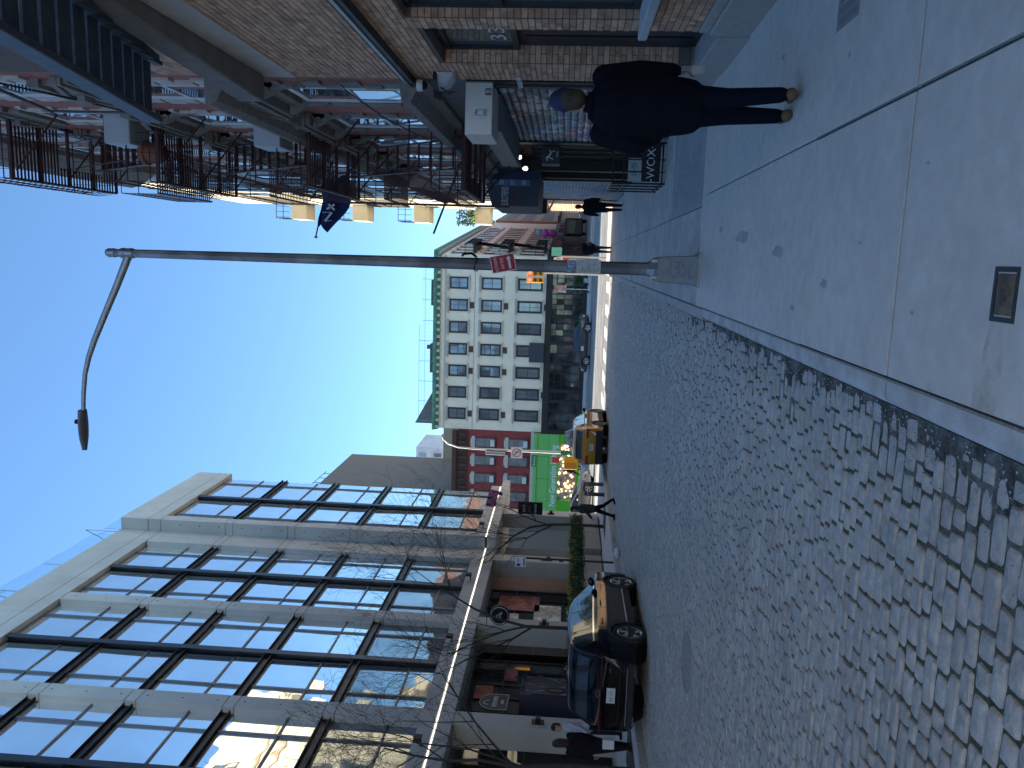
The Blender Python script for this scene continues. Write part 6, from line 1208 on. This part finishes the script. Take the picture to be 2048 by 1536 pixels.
def remesh(b, name, vox, smooth=4):
    me = b.mesh(name); o = bpy.data.objects.new(name, me); COL.objects.link(o); m = o.modifiers.new('r', 'REMESH'); m.mode = 'VOXEL'; m.voxel_size = vox; m.use_smooth_shade = True
    s = o.modifiers.new('s', 'SMOOTH'); s.iterations = smooth; s.factor = .5
    dg = bpy.context.evaluated_depsgraph_get(); out = bpy.data.meshes.new_from_object(o.evaluated_get(dg)); bpy.data.objects.remove(o); bpy.data.meshes.remove(me); return out
m_skin = M('skin', (.42, .25, .19), .55, var=.08)
def seg_d(p, a, e):
    ab = e-a; t = np.clip(((p-a)@ab)/max(ab@ab, 1e-9), 0, 1); return np.linalg.norm(p-(a+t[:, None]*ab), axis=1)
def person(label, loc, face, H=1.72, cloth=None, legs=(20, -20), knees=(5, 25), arms=(-15, 15), elbows=(15, 15), bulk=1.0, vox=.02, lean=3, hem=.80, hair=None, hairlong=0, arm_out=(8, 8), group=None, bag=None, head_dx=0, cap_m=None, hw=.095):
    s = H/1.75; T = Matrix.Translation(loc) @ Matrix.Rotation(face, 4, 'Z') @ Matrix.Scale(s, 4); root = thing('person', label, 'person', loc, group)
    V3 = lambda x, y, z: Vector((x, y, z)); prims = []
    def add(tagn, a, e, ra, rb, fl=1.0, fd=None): prims.append((tagn, Vector(a), Vector(e), ra, rb, fl, fd))
    ln = math.tan(R(lean)); hip = .92
    # legs: drop so that the lower foot stands on the ground
    feet = []
    for k, sd in enumerate((1, -1)):
        a, kn = R(legs[k]), R(knees[k]); h = V3(sd*hw, 0, hip-.02); kp = h + V3(0, math.sin(a)*.43, -math.cos(a)*.43); ap = kp + V3(0, math.sin(a-kn)*.42, -math.cos(a-kn)*.42); feet.append((h, kp, ap, a-kn))
    low = min(f[2].z for f in feet) - .075; dz = V3(0, 0, -low)
    for h, kp, ap, aa in feet:
        add('trouser', h+dz, kp+dz, .105*bulk**.5, .074); add('trouser', kp+dz, ap+dz+V3(0, 0, .03), .074, .056)
        toe = V3(0, math.cos(aa*.6)*.16, -.035+math.sin(aa*.6)*.16 if aa < -.15 else -.04); add('shoe', ap+dz+V3(0, -.045, -.035), ap+dz+toe, .043, .035, 1.1, (1, 0, 0))
    p0 = V3(0, 0, hip)+dz; ch = V3(0, ln*.4, 1.30)+dz; nk = V3(0, ln*.55, 1.47)+dz; hd = V3(head_dx, ln*.62+.015, 1.64)+dz
    add('coat', V3(0, 0, hem+.06)+dz, V3(0, 0, hip+.06)+dz, .118*bulk, .132*bulk, 1.28, (1, 0, 0)); add('coat', V3(0, 0, hip+.05)+dz, ch, .135*bulk, .145*bulk, 1.34, (1, 0, 0)); add('coat', ch, nk-V3(0, 0, .07), .145*bulk, .085*bulk, 1.5, (1, 0, 0)); add('coat' if bulk > 1.15 else 'skin', nk-V3(0, 0, .07), nk+V3(0, 0, .02), .075, .062)
    add('skin', nk, hd, .055, .075); add('skin', hd+V3(0, -.012, .02), hd+V3(0, .004, .045), .094, .088, .86, (1, 0, 0)); add('skin', hd+V3(0, .03, -.03), hd+V3(0, .055, -.075), .062, .04); add('skin', hd+V3(0, .085, .0), hd+V3(0, .105, -.02), .016, .014)
    for sd in (1, -1): add('skin', hd+V3(sd*.078, 0, .0), hd+V3(sd*.082, -.01, .03), .014, .017)
    hands = []
    for k, sd in enumerate((1, -1)):
        sh = V3(sd*.175*min(bulk, 1.2), ln*.48, 1.40)+dz; a, e_, o_ = R(arms[k]), R(elbows[k]), R(arm_out[k]); el = sh + V3(sd*math.sin(o_)*.29, math.sin(a)*.28, -math.cos(a)*math.cos(o_)*.28)
        wr = el + V3(sd*math.sin(o_)*.05 if e_ < .9 else -sd*.10, math.sin(a+e_)*.25, -math.cos(a+e_)*.25); add('coat', sh, el, .068*bulk, .055*bulk); add('coat', el, wr, .055*bulk, .042*bulk); add('skin', wr, wr + (wr-el).normalized()*.05, .030, .034); hands.append((wr, (wr-el).normalized(), sd))
    if bag == 'skirt': pass
    b = MB()
    for tg, a, e, ra, rb, fl, fd in prims: capsule(b, a, e, ra, rb, 14, fl, fd)
    me = remesh(b, 'body', vox/s); n = len(me.polygons); C = np.empty(n*3); me.polygons.foreach_get('center', C); C = C.reshape(-1, 3)
    names = ['coat', 'trouser', 'shoe', 'skin']; D = np.full((n, 4), 9.)
    for tg, a, e, ra, rb, fl, fd in prims: i = names.index(tg); D[:, i] = np.minimum(D[:, i], seg_d(C, np.array(a), np.array(e)) - (ra+rb)/2)
    mi = D.argmin(1); mi = np.where((mi == 1) & (C[:, 2] > hem+dz.z+.02), 0, mi); me.polygons.foreach_set('material_index', mi.astype(np.int32)); me.transform(T)
    cl = dict(coat=(.02, .022, .03), trouser=(.03, .035, .05), shoe=(.02, .02, .02)); cl.update(cloth or {})
    mats = [M('cloth %s' % (cl[k],), cl[k], .9, var=.18, scale=9, bump=.5, bscale=12, ior=1.2) for k in ('coat', 'trouser', 'shoe')] + [m_skin]
    bo = link('body', me, mats, root); me.polygons.foreach_set('use_smooth', [True]*n)
    # hands with five fingers
    for wr, d, sd in hands:
        b = MB(); up = Vector((0, 1, 0)) if abs(d.y) < .8 else Vector((0, 0, 1)); x = d.cross(up).normalized(); y = x.cross(d).normalized(); pc = wr+d*.055
        capsule(b, pc-d*.03, pc+d*.02, .03, .034, 10, .55, x)
        for i, l in enumerate((.062, .072, .066, .05)):
            r0 = pc + d*.045 + y*(.024-.016*i); m1 = r0 + d*l*.55 - x*sd*.008; t1 = m1 + d*l*.35 - x*sd*.03; capsule(b, r0-d*.02, m1, .0095, .009, 8); capsule(b, m1, t1, .009, .0075, 8)
        r0 = pc + y*.028 - d*.01; capsule(b, r0, r0 + y*.022 + d*.028, .011, .01, 8); capsule(b, r0 + y*.022 + d*.028, r0 + y*.02 + d*.055 - x*sd*.015, .01, .008, 8)
        hm = remesh(b, 'hand', .0045 if vox < .015 else .007, 2); hm.transform(T); link('hand', hm, m_skin, root)
    if hair:
        b = MB(); capsule(b, hd+V3(0, -.03, .045), hd+V3(0, -.005, .06), .098, .094, 14, .9, (1, 0, 0)); capsule(b, hd+V3(0, -.055, -.04-hairlong*.5), hd+V3(0, -.035, .04), .07+.02*hairlong, .075, 12, 1.15, (1, 0, 0))
        if hairlong: capsule(b, hd+V3(0, -.07, -.05-hairlong), hd+V3(0, -.05, 0), .075, .085, 12, 1.25, (1, 0, 0))
        hm = remesh(b, 'hair', .012); hm.transform(T); link('hair', hm, M('hair %s' % (hair,), hair, .6, var=.4, scale=40, bump=.6, bscale=90), root)
    if cap_m:
        b = MB(); capsule(b, hd+V3(0, -.015, .06), hd+V3(0, .0, .085), .103, .085, 16, .9, (1, 0, 0)); hm = remesh(b, 'cap', .01); hm.transform(T); link('cap', hm, cap_m, root)
    return root, T, hd, dz, hands
# --- man walking away close by on the right
root, T, hd, dz, hands = person('man in dark navy jacket, jeans and blue cap walking away along the pavement', (1.22, 6.50, gz(6.45)), R(-2), 1.80, dict(coat=(.006, .007, .012), trouser=(.005, .007, .015), shoe=(.16, .105, .06)),
    legs=(-9, 3), knees=(16, 3), arms=(-2, -10), elbows=(10, 55), arm_out=(10, 18), hw=.055, bulk=1.38, vox=.011, lean=4, hem=.70, hair=(.045, .033, .024), head_dx=.04)
b = MB(); capsule(b, hd+Vector((0, -.012, .065)), hd+Vector((0, .0, .085)), .108, .095, 18, .88, (1, 0, 0)); capsule(b, hd+Vector((0, .09, .05)), hd+Vector((0, .16, .04)), .02, .012, 12, 4.0, (1, 0, 0))
hm = remesh(b, 'cap', .009, 6); hm.transform(T); cp = link('cap', hm, M('blue cap cloth', (.014, .022, .07), .8, var=.15, bump=.2, bscale=60), root)
b = MB(); P = [[hd + Vector((.036*u*(1-w*.15), -.118-.006*math.cos(u*1.4), .035+.035*w*math.cos(u*.9))) for u in np.linspace(-1, 1, 7)] for w in (0, .5, 1)]; b.grid([[tuple(T @ q) for q in r_] for r_ in P]); b.build('cap_opening', MT['hair (0.045, 0.033, 0.024)'], cp)
wr, d, sd = hands[0]; b = MB(); c0 = wr + d*.17; b.hexa([tuple(T @ (c0 + Vector(q))) for q in ((-.035, -.03, -.075), (.035, -.03, -.075), (.035, -.02, -.075), (-.035, -.02, -.075), (-.035, -.03, .03), (.035, -.03, .03), (.035, -.02, .03), (-.035, -.02, .03))])
ph = b.build('phone', M('pale phone case', (.42, .43, .45), .4, var=.05), None, bevel=.004); tag(ph, 'pale phone held low in the right hand of the near man', 'phone')
b = MB(); f2 = Vector((.07, 0, 0))
# jacket back hem and collar
b = MB(); b.tube([tuple(T @ Vector((.085*math.cos(t), .03+.075*math.sin(t), 1.49+dz.z))) for t in np.linspace(0, 6.2832, 21)], .026, 8); b.build('collar', M('collar cloth', (.005, .006, .011), .9, var=.1, ior=1.2), root, smooth=60)
# --- others
person('person in dark coat walking away near the blue mural shutter', (2.0, 30.2, gz(30.2)), R(0), 1.72, dict(coat=(.012, .012, .018), trouser=(.015, .02, .035)), legs=(10, -12), knees=(4, 14), bulk=1.25, hem=.72, hair=(.02, .018, .016), arm_out=(14, 12))
r5 = person('person with a brown shoulder bag waiting at the far corner', (.55, 38, gz(38)), R(-8), 1.66, dict(coat=(.015, .015, .025), trouser=(.03, .045, .08)), legs=(4, -6), knees=(2, 8), bulk=1.15, hem=.80, hair=(.03, .02, .016), hairlong=.12)[0]
b = MB(); b.lathe([(.03, -.12), (.10, -.08), (.11, .04), (.04, .10)], (.80, 37.85, .62), 12); bgo = b.build('bag_pouch', M('brown leather', (.09, .045, .03), .6, var=.2), None, smooth=40); tag(bgo, 'brown shoulder bag on the person at the far corner', 'bag'); bgo.name = 'shoulder_bag'
person('woman with long dark hair striding across the cobbles towards the kerb', (-8.85, 27.4, rz(27.4)), R(100), 1.62, dict(coat=(.05, .045, .045), trouser=(.008, .009, .012), shoe=(.01, .01, .01)), legs=(19, -21), knees=(4, 14), arms=(-16, 18), elbows=(20, 30), bulk=1.3, hem=.80, hair=(.012, .01, .01), hairlong=.16)
person('long haired person in black behind the parked SUV carrying a pale bag', (-10.35, 15.6, gz(15.6)), R(60), 1.66, dict(coat=(.012, .010, .014), trouser=(.012, .012, .015)), legs=(6, -8), knees=(3, 10), arms=(4, 2), elbows=(8, 10), bulk=1.15, hem=.62, hair=(.03, .012, .012), hairlong=.22)
tb_ = thing('carrier_bag', 'small pale paper bag hanging from the hand behind the parked SUV', 'bag', (-10.15, 15.35, .35)); b = MB(); b.hexa([(-10.22, 15.3, .22), (-10.02, 15.3, .22), (-10.02, 15.42, .22), (-10.22, 15.42, .22), (-10.23, 15.3, .46), (-10.01, 15.3, .46), (-10.01, 15.42, .46), (-10.23, 15.42, .46)]); b.build('sack', M('pale paper bag', (.55, .6, .62), .7, var=.1), tb_); b = MB(); b.tube([(-10.18, 15.36, .46), (-10.12, 15.36, .60), (-10.06, 15.36, .46)], .006, 5); b.build('handle', m_black, tb_)
person('person in white and blue jacket beyond the roof of the parked SUV', (-11.55, 18.1, gz(18.1)), R(150), 1.72, dict(coat=(.45, .47, .52), trouser=(.02, .02, .03)), hair=(.01, .01, .01), legs=(3, -5), knees=(2, 6))
person('person in striped top walking past the lighting shop', (-19.3, 73.5, WB), R(-100), 1.72, dict(coat=(.06, .05, .14), trouser=(.015, .016, .02)), legs=(18, -18), knees=(4, 14), hair=(.02, .015, .012))
person('companion in dark clothes beside the striped walker at the lighting shop', (-20.2, 73.9, WB), R(-95), 1.66, dict(coat=(.04, .035, .03), trouser=(.015, .016, .02)), legs=(-15, 18), knees=(12, 4), hair=(.02, .015, .012), hairlong=.1)
person('distant pedestrian in navy on the pavement before the cream building', (-2.5, 72.2, WB), R(90), 1.74, dict(coat=(.012, .014, .03), trouser=(.02, .025, .05)), legs=(22, -22), knees=(4, 14), arms=(-20, 20), hair=(.02, .015, .012))
